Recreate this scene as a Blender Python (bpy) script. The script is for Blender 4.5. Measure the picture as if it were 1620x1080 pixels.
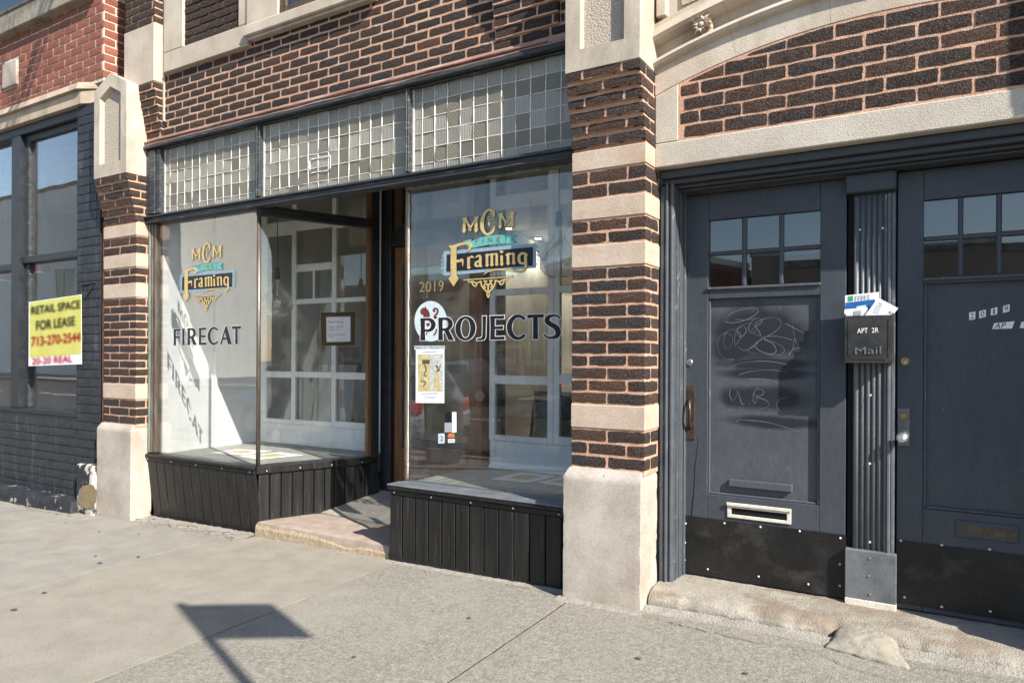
import bpy, bmesh, math, random
from mathutils import Vector, Matrix, noise, geometry
random.seed(7)
for o in list(bpy.data.objects): bpy.data.objects.remove(o)
SC = bpy.context.scene
COL = SC.collection
rad = math.radians

# ------------------------------------------------------------------ camera
F, CX, HY = 1130.0, 810.0, 561.0          # focal length, principal point (photo pixels, 1620 wide)
TH, D, CZ, ROLL = rad(31.2), 3.6, 1.42, rad(.25)
AX = Vector((-math.sin(TH), math.cos(TH), 0)); RX = Vector((math.cos(TH), math.sin(TH), 0)); UZ = Vector((0, 0, 1))
RT = RX*math.cos(ROLL) + UZ*math.sin(ROLL); UP = -RX*math.sin(ROLL) + UZ*math.cos(ROLL)
CAMP = Vector((0, -D, CZ))
cam = bpy.data.cameras.new('camera'); camo = bpy.data.objects.new('camera', cam); COL.objects.link(camo)
cam.sensor_width = 36; cam.lens = F/1620*36; cam.shift_y = (HY-540)/1620; cam.clip_start = .05; cam.clip_end = 900
m3 = Matrix((RT, UP, -AX)).transposed()
camo.matrix_world = Matrix.Translation(CAMP) @ m3.to_4x4()
SC.camera = camo

# ------------------------------------------------------------------ sky, sun, exposure
SUN_EL = rad(38.0)
SDIR = Vector((-.926*math.cos(SUN_EL), .377*math.cos(SUN_EL), -math.sin(SUN_EL))).normalized()
w = bpy.data.worlds.new('World'); SC.world = w; w.use_nodes = True
wn = w.node_tree.nodes; wl = w.node_tree.links
bg = wn['Background']; sky = wn.new('ShaderNodeTexSky'); sky.sky_type = 'NISHITA'; sky.sun_disc = False
sky.sun_elevation = SUN_EL; sky.sun_rotation = math.atan2(-SDIR.x, -SDIR.y); sky.air_density = 1.0; sky.dust_density = .6; sky.ozone_density = 1.2
wl.new(sky.outputs[0], bg.inputs[0]); bg.inputs[1].default_value = .12
sl = bpy.data.lights.new('sun', 'SUN'); sl.energy = 5.0; sl.angle = rad(.53); sl.color = (1, .945, .86)
so = bpy.data.objects.new('sun', sl); COL.objects.link(so); so.rotation_euler = SDIR.to_track_quat('-Z', 'Y').to_euler()
so.location = (6, -8, 9)
SC.view_settings.view_transform = 'Standard'; SC.view_settings.look = 'None'; SC.view_settings.gamma = 1
SC.view_settings.exposure = 1.06
SC.cycles.caustics_reflective = False; SC.cycles.caustics_refractive = False
SC.cycles.max_bounces = 10; SC.cycles.transparent_max_bounces = 24; SC.cycles.sample_clamp_indirect = 6

# ------------------------------------------------------------------ photo pixel -> place helpers
def ray(px, py): return AX + RT*((px-CX)/F) + UP*((HY-py)/F)
def PY(px, py, Y):
    d = ray(px, py); return CAMP + d*((Y+D)/d.y)
def PX(px, py, X):
    d = ray(px, py); return CAMP + d*(X/d.x)
def PZ(px, py, Z):
    d = ray(px, py); return CAMP + d*((Z-CZ)/d.z)
def proj(p):
    q = Vector(p)-CAMP; z = max(q.dot(AX), .05); return CX+F*q.dot(RT)/z, HY-F*q.dot(UP)/z
def gz(X, Y): return .07 + .0205*(X+1.4) + .012*min(Y, 0)
def PG(px, py):
    z = 0
    for _ in range(6):
        q = PZ(px, py, z); z = gz(q.x, q.y)
    return q

# ------------------------------------------------------------------ materials
def lin(c):
    return tuple(((v/255)/12.92 if v/255 <= .04045 else ((v/255+.055)/1.055)**2.4) for v in c)
MATS = {}
def nodes_of(m):
    return m.node_tree.nodes, m.node_tree.links
def mat(name, c1, c2=None, scale=4., rough=.6, metal=0., bump=0., bscale=60., bdist=.003, detail=6., spec=.35,
        stretch=(1, 1, 1), mid=(.35, .65), fine=.12, fscale=90., rnd=0., pal=None, island=False, emit=None, coat=0., bstretch=None, speck=None, stain=None):
    m = bpy.data.materials.new(name); m.use_nodes = True; n, l = nodes_of(m); b = n['Principled BSDF']
    g = n.new('ShaderNodeNewGeometry')
    mp = n.new('ShaderNodeMapping'); mp.inputs['Scale'].default_value = stretch; l.new(g.outputs['Position'], mp.inputs['Vector'])
    c2 = c2 or c1
    nz = n.new('ShaderNodeTexNoise'); nz.inputs['Scale'].default_value = scale; nz.inputs['Detail'].default_value = detail; nz.inputs['Roughness'].default_value = .62
    l.new(mp.outputs[0], nz.inputs['Vector'])
    cr = n.new('ShaderNodeValToRGB'); cr.color_ramp.elements[0].position = mid[0]; cr.color_ramp.elements[1].position = mid[1]
    cr.color_ramp.elements[0].color = (*c1, 1); cr.color_ramp.elements[1].color = (*c2, 1)
    l.new(nz.outputs['Fac'], cr.inputs[0]); colr = cr.outputs[0]
    def mix(a, bcol, fac, mode='MIX'):
        mx = n.new('ShaderNodeMix'); mx.data_type = 'RGBA'; mx.blend_type = mode
        for s, v in ((mx.inputs['Factor'], fac), (mx.inputs['A'], a), (mx.inputs['B'], bcol)):
            if hasattr(v, 'links'): l.new(v, s)
            else: s.default_value = v if isinstance(v, float) else (*v, 1)
        return mx.outputs['Result']
    if pal:
        oi = n.new('ShaderNodeObjectInfo') if not island else g
        pr = n.new('ShaderNodeValToRGB'); pr.color_ramp.interpolation = 'LINEAR'
        while len(pr.color_ramp.elements) < len(pal): pr.color_ramp.elements.new(.5)
        for i, c in enumerate(pal):
            pr.color_ramp.elements[i].position = i/(len(pal)-1); pr.color_ramp.elements[i].color = (*c, 1)
        l.new(oi.outputs['Random Per Island' if island else 'Random'], pr.inputs[0])
        colr = mix(pr.outputs[0], colr, .42)
    if fine:
        fz = n.new('ShaderNodeTexNoise'); fz.inputs['Scale'].default_value = fscale; fz.inputs['Detail'].default_value = 4
        l.new(mp.outputs[0], fz.inputs['Vector'])
        fm = n.new('ShaderNodeMapRange'); fm.inputs[1].default_value = .3; fm.inputs[2].default_value = .7
        fm.inputs[3].default_value = 1-fine; fm.inputs[4].default_value = 1+fine; l.new(fz.outputs['Fac'], fm.inputs[0])
        colr = mix(colr, fm.outputs[0], 1., 'MULTIPLY')
    if speck:      # (scale, threshold, colour, strength): sparse grains
        vz = n.new('ShaderNodeTexVoronoi'); vz.inputs['Scale'].default_value = speck[0]; l.new(g.outputs['Position'], vz.inputs['Vector'])
        sm = n.new('ShaderNodeMapRange'); sm.inputs[1].default_value = speck[1]; sm.inputs[2].default_value = speck[1]*.6
        sm.inputs[3].default_value = 0; sm.inputs[4].default_value = speck[3]; sm.clamp = True; l.new(vz.outputs['Distance'], sm.inputs[0])
        colr = mix(colr, speck[2], sm.outputs[0])
    if stain:      # (scale, lo, hi, colour, strength, stretch)
        mp2 = n.new('ShaderNodeMapping'); mp2.inputs['Scale'].default_value = stain[5] if len(stain) > 5 else (1, 1, 1); mp2.inputs['Location'].default_value = (3.1, 1.7, .4)
        l.new(g.outputs['Position'], mp2.inputs['Vector'])
        sz = n.new('ShaderNodeTexNoise'); sz.inputs['Scale'].default_value = stain[0]; sz.inputs['Detail'].default_value = 8; sz.inputs['Roughness'].default_value = .65
        l.new(mp2.outputs[0], sz.inputs['Vector'])
        sm = n.new('ShaderNodeMapRange'); sm.inputs[1].default_value = stain[1]; sm.inputs[2].default_value = stain[2]; sm.inputs[3].default_value = 0; sm.inputs[4].default_value = stain[4]
        l.new(sz.outputs['Fac'], sm.inputs[0]); colr = mix(colr, stain[3], sm.outputs[0])
    l.new(colr, b.inputs['Base Color'])
    b.inputs['Roughness'].default_value = rough; b.inputs['Metallic'].default_value = metal; b.inputs['Specular IOR Level'].default_value = spec
    b.inputs['Coat Weight'].default_value = coat
    if rnd or True:
        rz = n.new('ShaderNodeMapRange'); rz.inputs[3].default_value = max(rough-.1, .02); rz.inputs[4].default_value = min(rough+.1, 1); l.new(nz.outputs['Fac'], rz.inputs[0]); l.new(rz.outputs[0], b.inputs['Roughness'])
    if bump:
        bz = n.new('ShaderNodeTexNoise'); bz.inputs['Scale'].default_value = bscale; bz.inputs['Detail'].default_value = 5; bz.inputs['Roughness'].default_value = .6
        if bstretch:
            bm = n.new('ShaderNodeMapping'); bm.inputs['Scale'].default_value = bstretch; l.new(g.outputs['Position'], bm.inputs['Vector']); l.new(bm.outputs[0], bz.inputs['Vector'])
        else: l.new(mp.outputs[0], bz.inputs['Vector'])
        bp = n.new('ShaderNodeBump'); bp.inputs['Strength'].default_value = bump; bp.inputs['Distance'].default_value = bdist
        l.new(bz.outputs['Fac'], bp.inputs['Height']); l.new(bp.outputs[0], b.inputs['Normal'])
    if emit: b.inputs['Emission Color'].default_value = (*emit[0], 1); b.inputs['Emission Strength'].default_value = emit[1]
    MATS[name] = m; return m

LIME1, LIME2 = (.42, .352, .275), (.52, .448, .362)
mat('limestone', LIME1, LIME2, scale=3, rough=.85, bump=.6, bscale=140, bdist=.003, fine=.1, fscale=160, stain=(4.5, .50, .70, (.31, .255, .195), .6, (1.6, 1.6, .35)))
mat('limestone_band', (0.42, 0.3234, 0.2436), (0.5208, 0.42, 0.3318), scale=4, rough=.88, bump=.7, bscale=160, bdist=.003, bstretch=(.35, .35, 1.8), fine=.12, fscale=120, stain=(6, .52, .68, (.40, .27, .18), .5, (.5, .5, 1.2)), speck=(16, .03, (.18, .14, .11), .7))
mat('limestone_weathered', LIME1, LIME2, scale=3, rough=.88, bump=.6, bscale=140, bdist=.003, fine=.12, fscale=160, stain=(3.2, .46, .70, (.20, .18, .145), .75, (1, 1, .45)))
mat('limestone_stipple', (0.468, 0.405, 0.324), (0.378, 0.324, 0.261), scale=70, rough=.9, bump=1., bscale=95, bdist=.012, fine=.15)
mat('limestone_base', (0.333, 0.2835, 0.234), (0.45, 0.4095, 0.3555), scale=3.4, rough=.88, bump=.55, bscale=230, bdist=.003, bstretch=(.5, .5, 1.6), stain=(3.0, .53, .72, (.30, .235, .17), .6), speck=(11, .035, (.13, .10, .08), .8))
mat('lintel_stone', (0.4048, 0.3608, 0.2992), (0.4928, 0.4488, 0.3784), scale=4, rough=.9, bump=.7, bscale=150, bdist=.004, fine=.12, fscale=140)
mat('old_belt_stone', (0.378, 0.297, 0.216), (0.468, 0.378, 0.279), scale=3, rough=.88, bump=.6, bscale=80, bdist=.004, stain=(5, .5, .7, (.20, .17, .13), .6, (1, 1, .5)))
mat('coping_stone', (0.36, 0.315, 0.252), (0.27, 0.234, 0.18), scale=3, rough=.9, bump=.8, bscale=70, bdist=.005, stain=(6, .48, .66, (.10, .09, .075), .8, (1, 1, .4)))
mat('mortar', (0.44, 0.2508, 0.1628), (0.5456, 0.3432, 0.242), scale=11, rough=.93, bump=1., bscale=120, bdist=.004, fine=.18, fscale=200, stain=(2.4, .52, .66, (.36, .22, .15), .55))
mat('mortar_grey', (.52, .45, .37), (.60, .53, .45), scale=9, rough=.93, bump=1., bscale=150, bdist=.005)
DP = [(.020, .017, .017), (.060, .036, .026), (.030, .024, .023), (.095, .048, .030), (.026, .028, .034), (.048, .033, .027), (.036, .028, .026), (.075, .042, .030)]
BK = dict(scale=110, rough=.85, bump=1., bscale=190, bdist=.009, bstretch=(1, 1, .6), fine=.75, fscale=170, spec=.18, mid=(.42, .62))
mat('brick_dark', (.012, .010, .009), (.115, .085, .070), pal=DP, **BK)
mat('brick_dark_many', (.012, .010, .009), (.115, .085, .070), pal=DP, island=True, **BK)
RP = [(.20, .066, .040), (.26, .088, .052), (.15, .056, .038), (.30, .108, .064), (.22, .074, .046)]
BR = dict(scale=40, rough=.8, bump=.7, bscale=200, bdist=.004, fine=.25, fscale=150)
mat('brick_red', (.17, .055, .034), (.29, .10, .06), pal=RP, **BR)
mat('brick_red_many', (.17, .055, .034), (.29, .10, .06), pal=RP, island=True, **BR)
mat('brick_black', (0.0153, 0.017, 0.02125), (0.0289, 0.03145, 0.0374), scale=14, rough=.5, bump=.9, bscale=160, bdist=.004, fine=.3, stain=(7, .54, .74, (.12, .13, .15), .55, (1.5, 1, .25)))
mat('black_mortar', (.016, .018, .022), (.026, .028, .034), scale=14, rough=.6, bump=.8, bscale=120, bdist=.004)
mat('peeling_base', (.016, .018, .022), (.03, .033, .04), scale=9, rough=.6, bump=1., bscale=50, bdist=.008, stain=(7, .60, .63, (.46, .41, .34), 1.))
mat('peeling_block', (.016, .018, .022), (.03, .033, .04), scale=9, rough=.6, bump=1., bscale=40, bdist=.008, stain=(4.5, .50, .53, (.50, .45, .38), 1.))
mat('tan_patch', (.20, .15, .085), (.25, .19, .11), scale=14, rough=.7, bump=.5, bscale=60)
mat('black_paint', (.014, .016, .019), (.026, .029, .033), scale=12, rough=.42, bump=.35, bscale=90, bdist=.002, stain=(26, .67, .73, (.26, .25, .23), .5, (.35, 1, 3)), fine=.2)
mat('black_trim', (0.0255, 0.0289, 0.034), (0.04675, 0.051, 0.0561), scale=7, rough=.5, bump=.5, bscale=90, bdist=.003, stretch=(.3, 1, 3), stain=(30, .57, .66, (.26, .27, .26), .6, (.2, 1, 4)), fine=.25)
mat('grey_trim', (0.0585, 0.06708, 0.078), (0.0741, 0.08346, 0.0936), scale=9, rough=.5, bump=.4, bscale=90, bdist=.002, stain=(30, .62, .68, (.34, .34, .32), .6, (4, 1, .4)))
mat('kick_black', (0.0085, 0.0085, 0.0085), (0.0187, 0.01785, 0.017), scale=5, rough=.42, bump=.25, bscale=60, bdist=.0015, stretch=(6, 6, .4), stain=(5, .56, .80, (.12, .115, .105), .5, (7, 7, .5)), fine=.25)
mat('bronze', (.11, .085, .065), (.20, .16, .135), scale=10, rough=.4, metal=.6, bump=.3, bscale=80, stretch=(3, 3, .5), stain=(9, .55, .7, (.16, .27, .22), .5, (3, 3, .6)))
mat('verdigris', (.10, .12, .10), (.22, .27, .235), scale=9, rough=.5, metal=.25, bump=.4, bscale=80, stretch=(3, 3, .5), stain=(14, .52, .66, (.10, .075, .055), .8, (4, 4, .5)))
mat('flashing', (.17, .085, .065), (.36, .22, .165), scale=7, rough=.8, bump=.7, bscale=60, stretch=(.4, 1, 2.5), stain=(12, .55, .65, (.5, .42, .36), .6, (.3, 1, 3)))
mat('white_paint', (0.672, 0.6804, 0.6636), (0.7224, 0.7308, 0.714), scale=4, rough=.55, bump=.3, bscale=50, bdist=.002, stain=(4, .57, .78, (.55, .56, .53), .5, (2.5, 2.5, .4)), fine=.04)
mat('white_wood', (.76, .77, .74), (.83, .84, .81), scale=7, rough=.5, bump=.3, bscale=70, bdist=.0015, stain=(14, .60, .72, (.34, .32, .28), .6, (2, 2, .5)), fine=.06)
mat('gallery_wall', (.70, .69, .65), (.76, .75, .71), scale=2, rough=.8)
mat('gallery_floor', (.16, .11, .075), (.22, .16, .11), scale=3, rough=.4, stretch=(6, .4, 1))
mat('plank_grey', (.24, .235, .215), (.36, .35, .32), scale=6, rough=.6, bump=.5, bscale=70, stretch=(6, .6, 1), fine=.2, stain=(6, .5, .7, (.33, .32, .28), .5))
mat('wood_brown', (.14, .060, .022), (.23, .108, .04), scale=5, rough=.45, bump=.3, bscale=50, stretch=(9, 9, .7), fine=.2)
mat('wood_worn', (.11, .075, .045), (.045, .035, .028), scale=6, rough=.65, bump=.5, bscale=50, stretch=(9, 9, .6), fine=.25)
mat('door_paint', (0.04536, 0.05268, 0.06292), (0.05414, 0.06145, 0.07316), scale=5, rough=.40, bump=.3, bscale=50, bdist=.0018, bstretch=(6, 6, .35), fine=.08, fscale=40, stretch=(1.5, 1.5, .5), stain=(16, .665, .71, (.18, .19, .20), .5, (2.2, 2.2, .8)))
mat('rubber_black', (0.00765, 0.00765, 0.00765), (0.0153, 0.01445, 0.0136), scale=6, rough=.45, bump=.25, bscale=60, bdist=.0015, stain=(6, .54, .78, (.10, .096, .09), .42, (1, 1, 1.3)), fine=.35, speck=(26, .05, (.22, .21, .19), .7))
mat('galvanised', (.13, .135, .14), (.20, .205, .21), scale=9, rough=.42, metal=.75, bump=.2, bscale=50, stain=(8, .55, .7, (.30, .31, .32), .5))
mat('plate_grey', (0.085, 0.0952, 0.1037), (0.1318, 0.1428, 0.1513), scale=9, rough=.5, bump=.2, bscale=60, stain=(6, .52, .7, (.22, .235, .245), .5))
mat('mailbox_iron', (.028, .028, .028), (.05, .049, .048), scale=12, rough=.45, metal=.3, bump=.4, bscale=120, bdist=.0015, stain=(14, .60, .70, (.30, .27, .24), .45))
mat('bronze_dark', (.075, .052, .038), (.13, .095, .07), scale=25, rough=.4, metal=.7, bump=.4, bscale=90, bdist=.001)
mat('brass', (.50, .36, .13), (.60, .45, .2), scale=30, rough=.3, metal=.9)
mat('slot_bronze', (.06, .05, .03), (.12, .10, .06), scale=30, rough=.5, metal=.5)
mat('post_grey', (0.102, 0.1122, 0.1232), (0.1275, 0.1386, 0.1487), scale=9, rough=.42, bump=.2, bscale=60, stain=(30, .6, .68, (.3, .31, .31), .5))
mat('steel', (.55, .55, .56), (.70, .70, .70), scale=30, rough=.28, metal=.9)
mat('rivet', (.48, .48, .46), (.58, .58, .56), scale=30, rough=.4)
mat('slot_cream', (.55, .51, .43), (.66, .62, .54), scale=25, rough=.5, bump=.3, bscale=90, stain=(40, .60, .68, (.26, .12, .04), .9))
mat('bare_wood', (.55, .36, .18), (.62, .46, .28), scale=25, rough=.8, bump=.5, bscale=90, stretch=(1, 1, .3))
mat('void', (.004, .004, .004), rough=.9)
mat('granite', (.28, .215, .17), (.36, .29, .24), scale=9, rough=.75, bump=.4, bscale=150, fine=.18, fscale=300, speck=(260, .3, (.22, .16, .12), .5), stain=(5, .5, .7, (.27, .21, .16), .5))
mat('aggregate', (.34, .25, .155), (.46, .37, .26), scale=60, rough=.9, bump=1., bscale=170, bdist=.012, fine=.4, fscale=150, speck=(150, .32, (.60, .54, .44), .7))
mat('entry_concrete', (.27, .24, .195), (.36, .33, .275), scale=8, rough=.85, bump=.6, bscale=120, fine=.2, stain=(4, .5, .7, (.19, .17, .145), .6))
CST = dict(rough=.9, bump=.8, bscale=220, bdist=.004)
mat('concrete_pale', (0.2182, 0.2018, 0.1727), (0.2764, 0.258, 0.2231), scale=5.0, fine=.22, fscale=180, stain=(1.6, .50, .72, (.25, .225, .185), .55, (.5, 1.6, 1)), speck=(34, .05, (.16, .14, .12), .4), **CST)
mat('concrete_smooth', (.225, .205, .165), (.275, .252, .207), scale=5., fine=.24, fscale=190, stain=(2.2, .52, .76, (.265, .235, .185), .5), speck=(46, .05, (.19, .165, .13), .35), **CST)
mat('concrete_coarse', (0.19, 0.1757, 0.1444), (0.2612, 0.2432, 0.2042), scale=30, rough=.92, bump=1., bscale=130, bdist=.007, fine=.3, fscale=80, speck=(65, .26, (.40, .375, .33), .6), stain=(1.3, .50, .68, (.30, .278, .235), .6))
mat('joint_dark', (.035, .030, .024), (.085, .072, .056), scale=30, rough=.95)
mat('fillet', (.235, .215, .18), (.31, .29, .25), scale=14, rough=.95, bump=1., bscale=90, bdist=.01, stain=(7, .52, .66, (.26, .235, .195), .7))
mat('step_stone', (.25, .222, .182), (.335, .305, .255), scale=4.2, rough=.9, bump=1., bscale=110, bdist=.008, fine=.2, fscale=120, stain=(3.4, .50, .60, (.205, .16, .12), .8, (.7, 1.2, 2.2)))
mat('patch_cement', (.25, .225, .178), (.29, .268, .215), scale=6, rough=.95, bump=.6, bscale=150, bdist=.003, fine=.15)
mat('asphalt', (.045, .045, .046), (.065, .064, .063), scale=8, rough=.9, bump=.8, bscale=180, bdist=.005, fine=.3)
mat('ground_earth', (.10, .09, .075), (.14, .13, .10), scale=2, rough=.95)
mat('kerb', (.33, .31, .28), (.40, .38, .34), scale=6, rough=.9, bump=.6, bscale=90)
mat('gold', (.62, .44, .17), (.72, .55, .25), scale=40, rough=.38, metal=.35, fine=.05)
mat('gold_dull', (.24, .17, .07), (.32, .24, .11), scale=40, rough=.45, metal=.3)
mat('teal', (.10, .36, .33), (.13, .42, .38), scale=30, rough=.45)
mat('pale_blue', (.15, .235, .285), (.33, .43, .48), scale=220, rough=.5, mid=(.47, .53), fine=0)
mat('ink_black', (.010, .010, .013), (.016, .016, .02), scale=30, rough=.35)
mat('ink_white', (.74, .74, .74), (.80, .80, .79), scale=30, rough=.5)
mat('logo_pale', (.50, .58, .60), (.56, .64, .66), scale=30, rough=.5)
mat('logo_red', (.11, .020, .018), (.16, .035, .03), scale=60, rough=.5)
mat('paper', (.72, .73, .72), (.78, .79, .78), scale=12, rough=.7)
mat('paper_blue', (.015, .09, .30), (.02, .12, .36), scale=12, rough=.5)
mat('paper_green', (.03, .25, .08), (.05, .32, .12), scale=12, rough=.5)
mat('paper_grey', (.30, .32, .36), (.36, .38, .42), scale=40, rough=.6)
mat('art_ochre', (.42, .32, .13), (.60, .52, .30), scale=28, rough=.6)
mat('art_grey', (.36, .37, .35), (.60, .61, .58), scale=45, rough=.6)
mat('art_dark', (.05, .045, .03), (.12, .10, .06), scale=60, rough=.6)
mat('frame_wood', (.05, .034, .017), (.11, .08, .042), scale=30, rough=.4, stretch=(5, 5, 1))
mat('sign_yellow', (.52, .50, .10), (.58, .56, .15), scale=6, rough=.5)
mat('card_orange', (.50, .12, .04), (.6, .2, .06), scale=30, rough=.6)
mat('stamp_pink', (.62, .18, .20), rough=.6)
mat('chalk', (.12, .13, .15), (.17, .185, .205), scale=60, rough=.8)
mat('came', (.60, .575, .51), (.74, .715, .65), scale=25, rough=.55, metal=.15, stain=(30, .55, .7, (.20, .19, .17), .7))
mat('lamp_red', (.28, .02, .025), rough=.25)
mat('plastic_black', (.012, .012, .013), rough=.4)
mat('bark', (.10, .085, .065), (.17, .145, .115), scale=20, rough=.95, bump=1., bscale=50, bdist=.01, stretch=(3, 3, .6))
mat('orange_mark', (.75, .13, .02), rough=.8)
mat('leaf_dry', (.17, .10, .05), (.30, .20, .11), scale=40, rough=.9)
mat('gum_dark', (.09, .085, .08), rough=.9)
mat('pebble', (.55, .53, .49), (.68, .66, .62), scale=40, rough=.8, bump=.5, bscale=120)
mat('tar', (.03, .03, .03), rough=.8)
mat('car_grey', (.16, .17, .17), (.18, .19, .19), scale=2, rough=.3, metal=.5, coat=.8)
mat('car_dark', (.02, .022, .03), rough=.3, metal=.4, coat=.8)
mat('car_silver', (.42, .43, .44), rough=.3, metal=.6, coat=.8)
mat('tyre', (.012, .012, .012), rough=.8)
mat('tail_red', (.50, .02, .015), rough=.2, coat=1.)
mat('plate_white', (.6, .66, .72), (.45, .55, .66), scale=20, rough=.4)
mat('car_glass', (.008, .009, .010), rough=.06, spec=.8)
mat('opp_brick', (.20, .075, .045), (.30, .13, .085), scale=8, rough=.85, bump=.6, bscale=40, stretch=(1, 1, 4), fine=.2)
mat('opp_pale', (.74, .72, .67), (.82, .80, .75), scale=4, rough=.85, stretch=(1, 1, 6))
mat('opp_tan', (.34, .27, .19), (.42, .34, .25), scale=6, rough=.85, stretch=(1, 1, 5))
mat('opp_window', (.03, .035, .045), rough=.08, spec=.8)
mat('bulb_glow', (.9, .8, .6), rough=.5, emit=((1, .82, .55), 9.))
mat('ceiling_white', (.55, .55, .53), rough=.8)
def glass(name, tint=(.985, .992, .988), ior=1.5, rough=0., boost=1., dust_haze=(.004, .035)):
    m = bpy.data.materials.new(name); m.use_nodes = True; n, l = nodes_of(m); n.remove(n['Principled BSDF'])
    out = n['Material Output']; t = n.new('ShaderNodeBsdfTransparent'); t.inputs[0].default_value = (*tint, 1)
    gl = n.new('ShaderNodeBsdfGlossy'); gl.inputs['Roughness'].default_value = rough; gl.inputs[0].default_value = (1, 1, 1, 1)
    g = n.new('ShaderNodeNewGeometry')       # Schlick reflectance, the same on either face of the thin pane
    dt = n.new('ShaderNodeVectorMath'); dt.operation = 'DOT_PRODUCT'; l.new(g.outputs['Incoming'], dt.inputs[0]); l.new(g.outputs['Normal'], dt.inputs[1])
    ab = n.new('ShaderNodeMath'); ab.operation = 'ABSOLUTE'; l.new(dt.outputs['Value'], ab.inputs[0])
    om = n.new('ShaderNodeMath'); om.operation = 'SUBTRACT'; om.inputs[0].default_value = 1; l.new(ab.outputs[0], om.inputs[1])
    pw = n.new('ShaderNodeMath'); pw.operation = 'POWER'; pw.inputs[1].default_value = 5; l.new(om.outputs[0], pw.inputs[0])
    r0 = ((ior-1)/(ior+1))**2; fr = n.new('ShaderNodeMath'); fr.operation = 'MULTIPLY_ADD'; fr.inputs[1].default_value = 1-r0; fr.inputs[2].default_value = r0; l.new(pw.outputs[0], fr.inputs[0])
    nz = n.new('ShaderNodeTexNoise'); nz.inputs['Scale'].default_value = 1.3; nz.inputs['Detail'].default_value = 1
    l.new(g.outputs['Position'], nz.inputs['Vector']); bp = n.new('ShaderNodeBump'); bp.inputs['Strength'].default_value = .25; bp.inputs['Distance'].default_value = .006
    l.new(nz.outputs['Fac'], bp.inputs['Height']); l.new(bp.outputs[0], gl.inputs['Normal'])
    mm = n.new('ShaderNodeMath'); mm.operation = 'MULTIPLY'; mm.inputs[1].default_value = boost; mm.use_clamp = True; l.new(fr.outputs[0], mm.inputs[0])
    mx = n.new('ShaderNodeMixShader'); l.new(mm.outputs[0], mx.inputs[0]); l.new(t.outputs[0], mx.inputs[1]); l.new(gl.outputs[0], mx.inputs[2])
    # a thin film of dust on the pane; on the bulb, a painted pale haze
    df = n.new('ShaderNodeBsdfDiffuse'); df.inputs[0].default_value = (.55, .54, .50, 1)
    mp = n.new('ShaderNodeMapping'); mp.inputs['Scale'].default_value = (3, 3, 2); l.new(g.outputs['Position'], mp.inputs[0])
    dz = n.new('ShaderNodeTexNoise'); dz.inputs['Scale'].default_value = 3; dz.inputs['Detail'].default_value = 8; l.new(mp.outputs[0], dz.inputs['Vector'])
    dm = n.new('ShaderNodeMapRange'); dm.inputs[1].default_value = .45; dm.inputs[2].default_value = .8; dm.inputs[3].default_value = dust_haze[0]; dm.inputs[4].default_value = dust_haze[1]; l.new(dz.outputs['Fac'], dm.inputs[0])
    m2 = n.new('ShaderNodeMixShader'); l.new(dm.outputs[0], m2.inputs[0]); l.new(mx.outputs[0], m2.inputs[1]); l.new(df.outputs[0], m2.inputs[2])
    l.new(m2.outputs[0], out.inputs[0]); MATS[name] = m; return m
glass('glass', boost=1.5); glass('glass_street', boost=2.4); glass('glass_door', (.45, .47, .48), boost=2.6); glass('glass_dark', (.82, .85, .86), boost=1.7); glass('bulb_glass', (.985, .985, .985), 1.5, boost=2.2, dust_haze=(.03, .06))  # bulb_glass: diffuse haze mixed in so the clear bulb shows
def prism(name, ribbed):
    m = bpy.data.materials.new(name); m.use_nodes = True; n, l = nodes_of(m); b = n['Principled BSDF']
    oi = n.new('ShaderNodeObjectInfo'); cr = n.new('ShaderNodeValToRGB')
    a, c = ((.52, .49, .41), (.385, .36, .30)) if ribbed else ((.36, .32, .24), (.25, .225, .165))
    cr.color_ramp.elements[0].color = (*a, 1); cr.color_ramp.elements[1].color = (*c, 1); l.new(oi.outputs['Random'], cr.inputs[0])
    g = n.new('ShaderNodeNewGeometry')
    if ribbed:
        wv = n.new('ShaderNodeTexWave'); wv.inputs['Scale'].default_value = 26; wv.bands_direction = 'X'; l.new(g.outputs['Position'], wv.inputs['Vector']); h = wv.outputs['Fac']
    else:
        vz = n.new('ShaderNodeTexVoronoi'); vz.inputs['Scale'].default_value = 48; vz.inputs['Randomness'].default_value = .15
        mp = n.new('ShaderNodeMapping'); mp.inputs['Rotation'].default_value = (0, rad(40), 0); mp.inputs['Scale'].default_value = (1, .01, 1); l.new(g.outputs['Position'], mp.inputs[0]); l.new(mp.outputs[0], vz.inputs['Vector']); h = vz.outputs['Distance']
    cm = n.new('ShaderNodeMapRange'); cm.inputs[3].default_value = .5; cm.inputs[4].default_value = 1.3; l.new(h, cm.inputs[0])
    mx = n.new('ShaderNodeMix'); mx.data_type = 'RGBA'; mx.blend_type = 'MULTIPLY'; mx.inputs['Factor'].default_value = 1.; l.new(cr.outputs[0], mx.inputs['A']); l.new(cm.outputs[0], mx.inputs['B'])
    l.new(mx.outputs['Result'], b.inputs['Base Color'])
    b.inputs['Roughness'].default_value = .16; b.inputs['Specular IOR Level'].default_value = .9
    bp = n.new('ShaderNodeBump'); bp.inputs['Strength'].default_value = .5; bp.inputs['Distance'].default_value = .004; l.new(h, bp.inputs['Height']); l.new(bp.outputs[0], b.inputs['Normal'])
    tr = n.new('ShaderNodeBsdfTranslucent'); tr.inputs[0].default_value = (.9, .87, .78, 1)
    ms = n.new('ShaderNodeMixShader'); ms.inputs[0].default_value = .42; l.new(b.outputs[0], ms.inputs[1]); l.new(tr.outputs[0], ms.inputs[2]); l.new(ms.outputs[0], n['Material Output'].inputs[0])
    MATS[name] = m
prism('prism_ribbed', True); prism('prism_dimpled', False)
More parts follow.
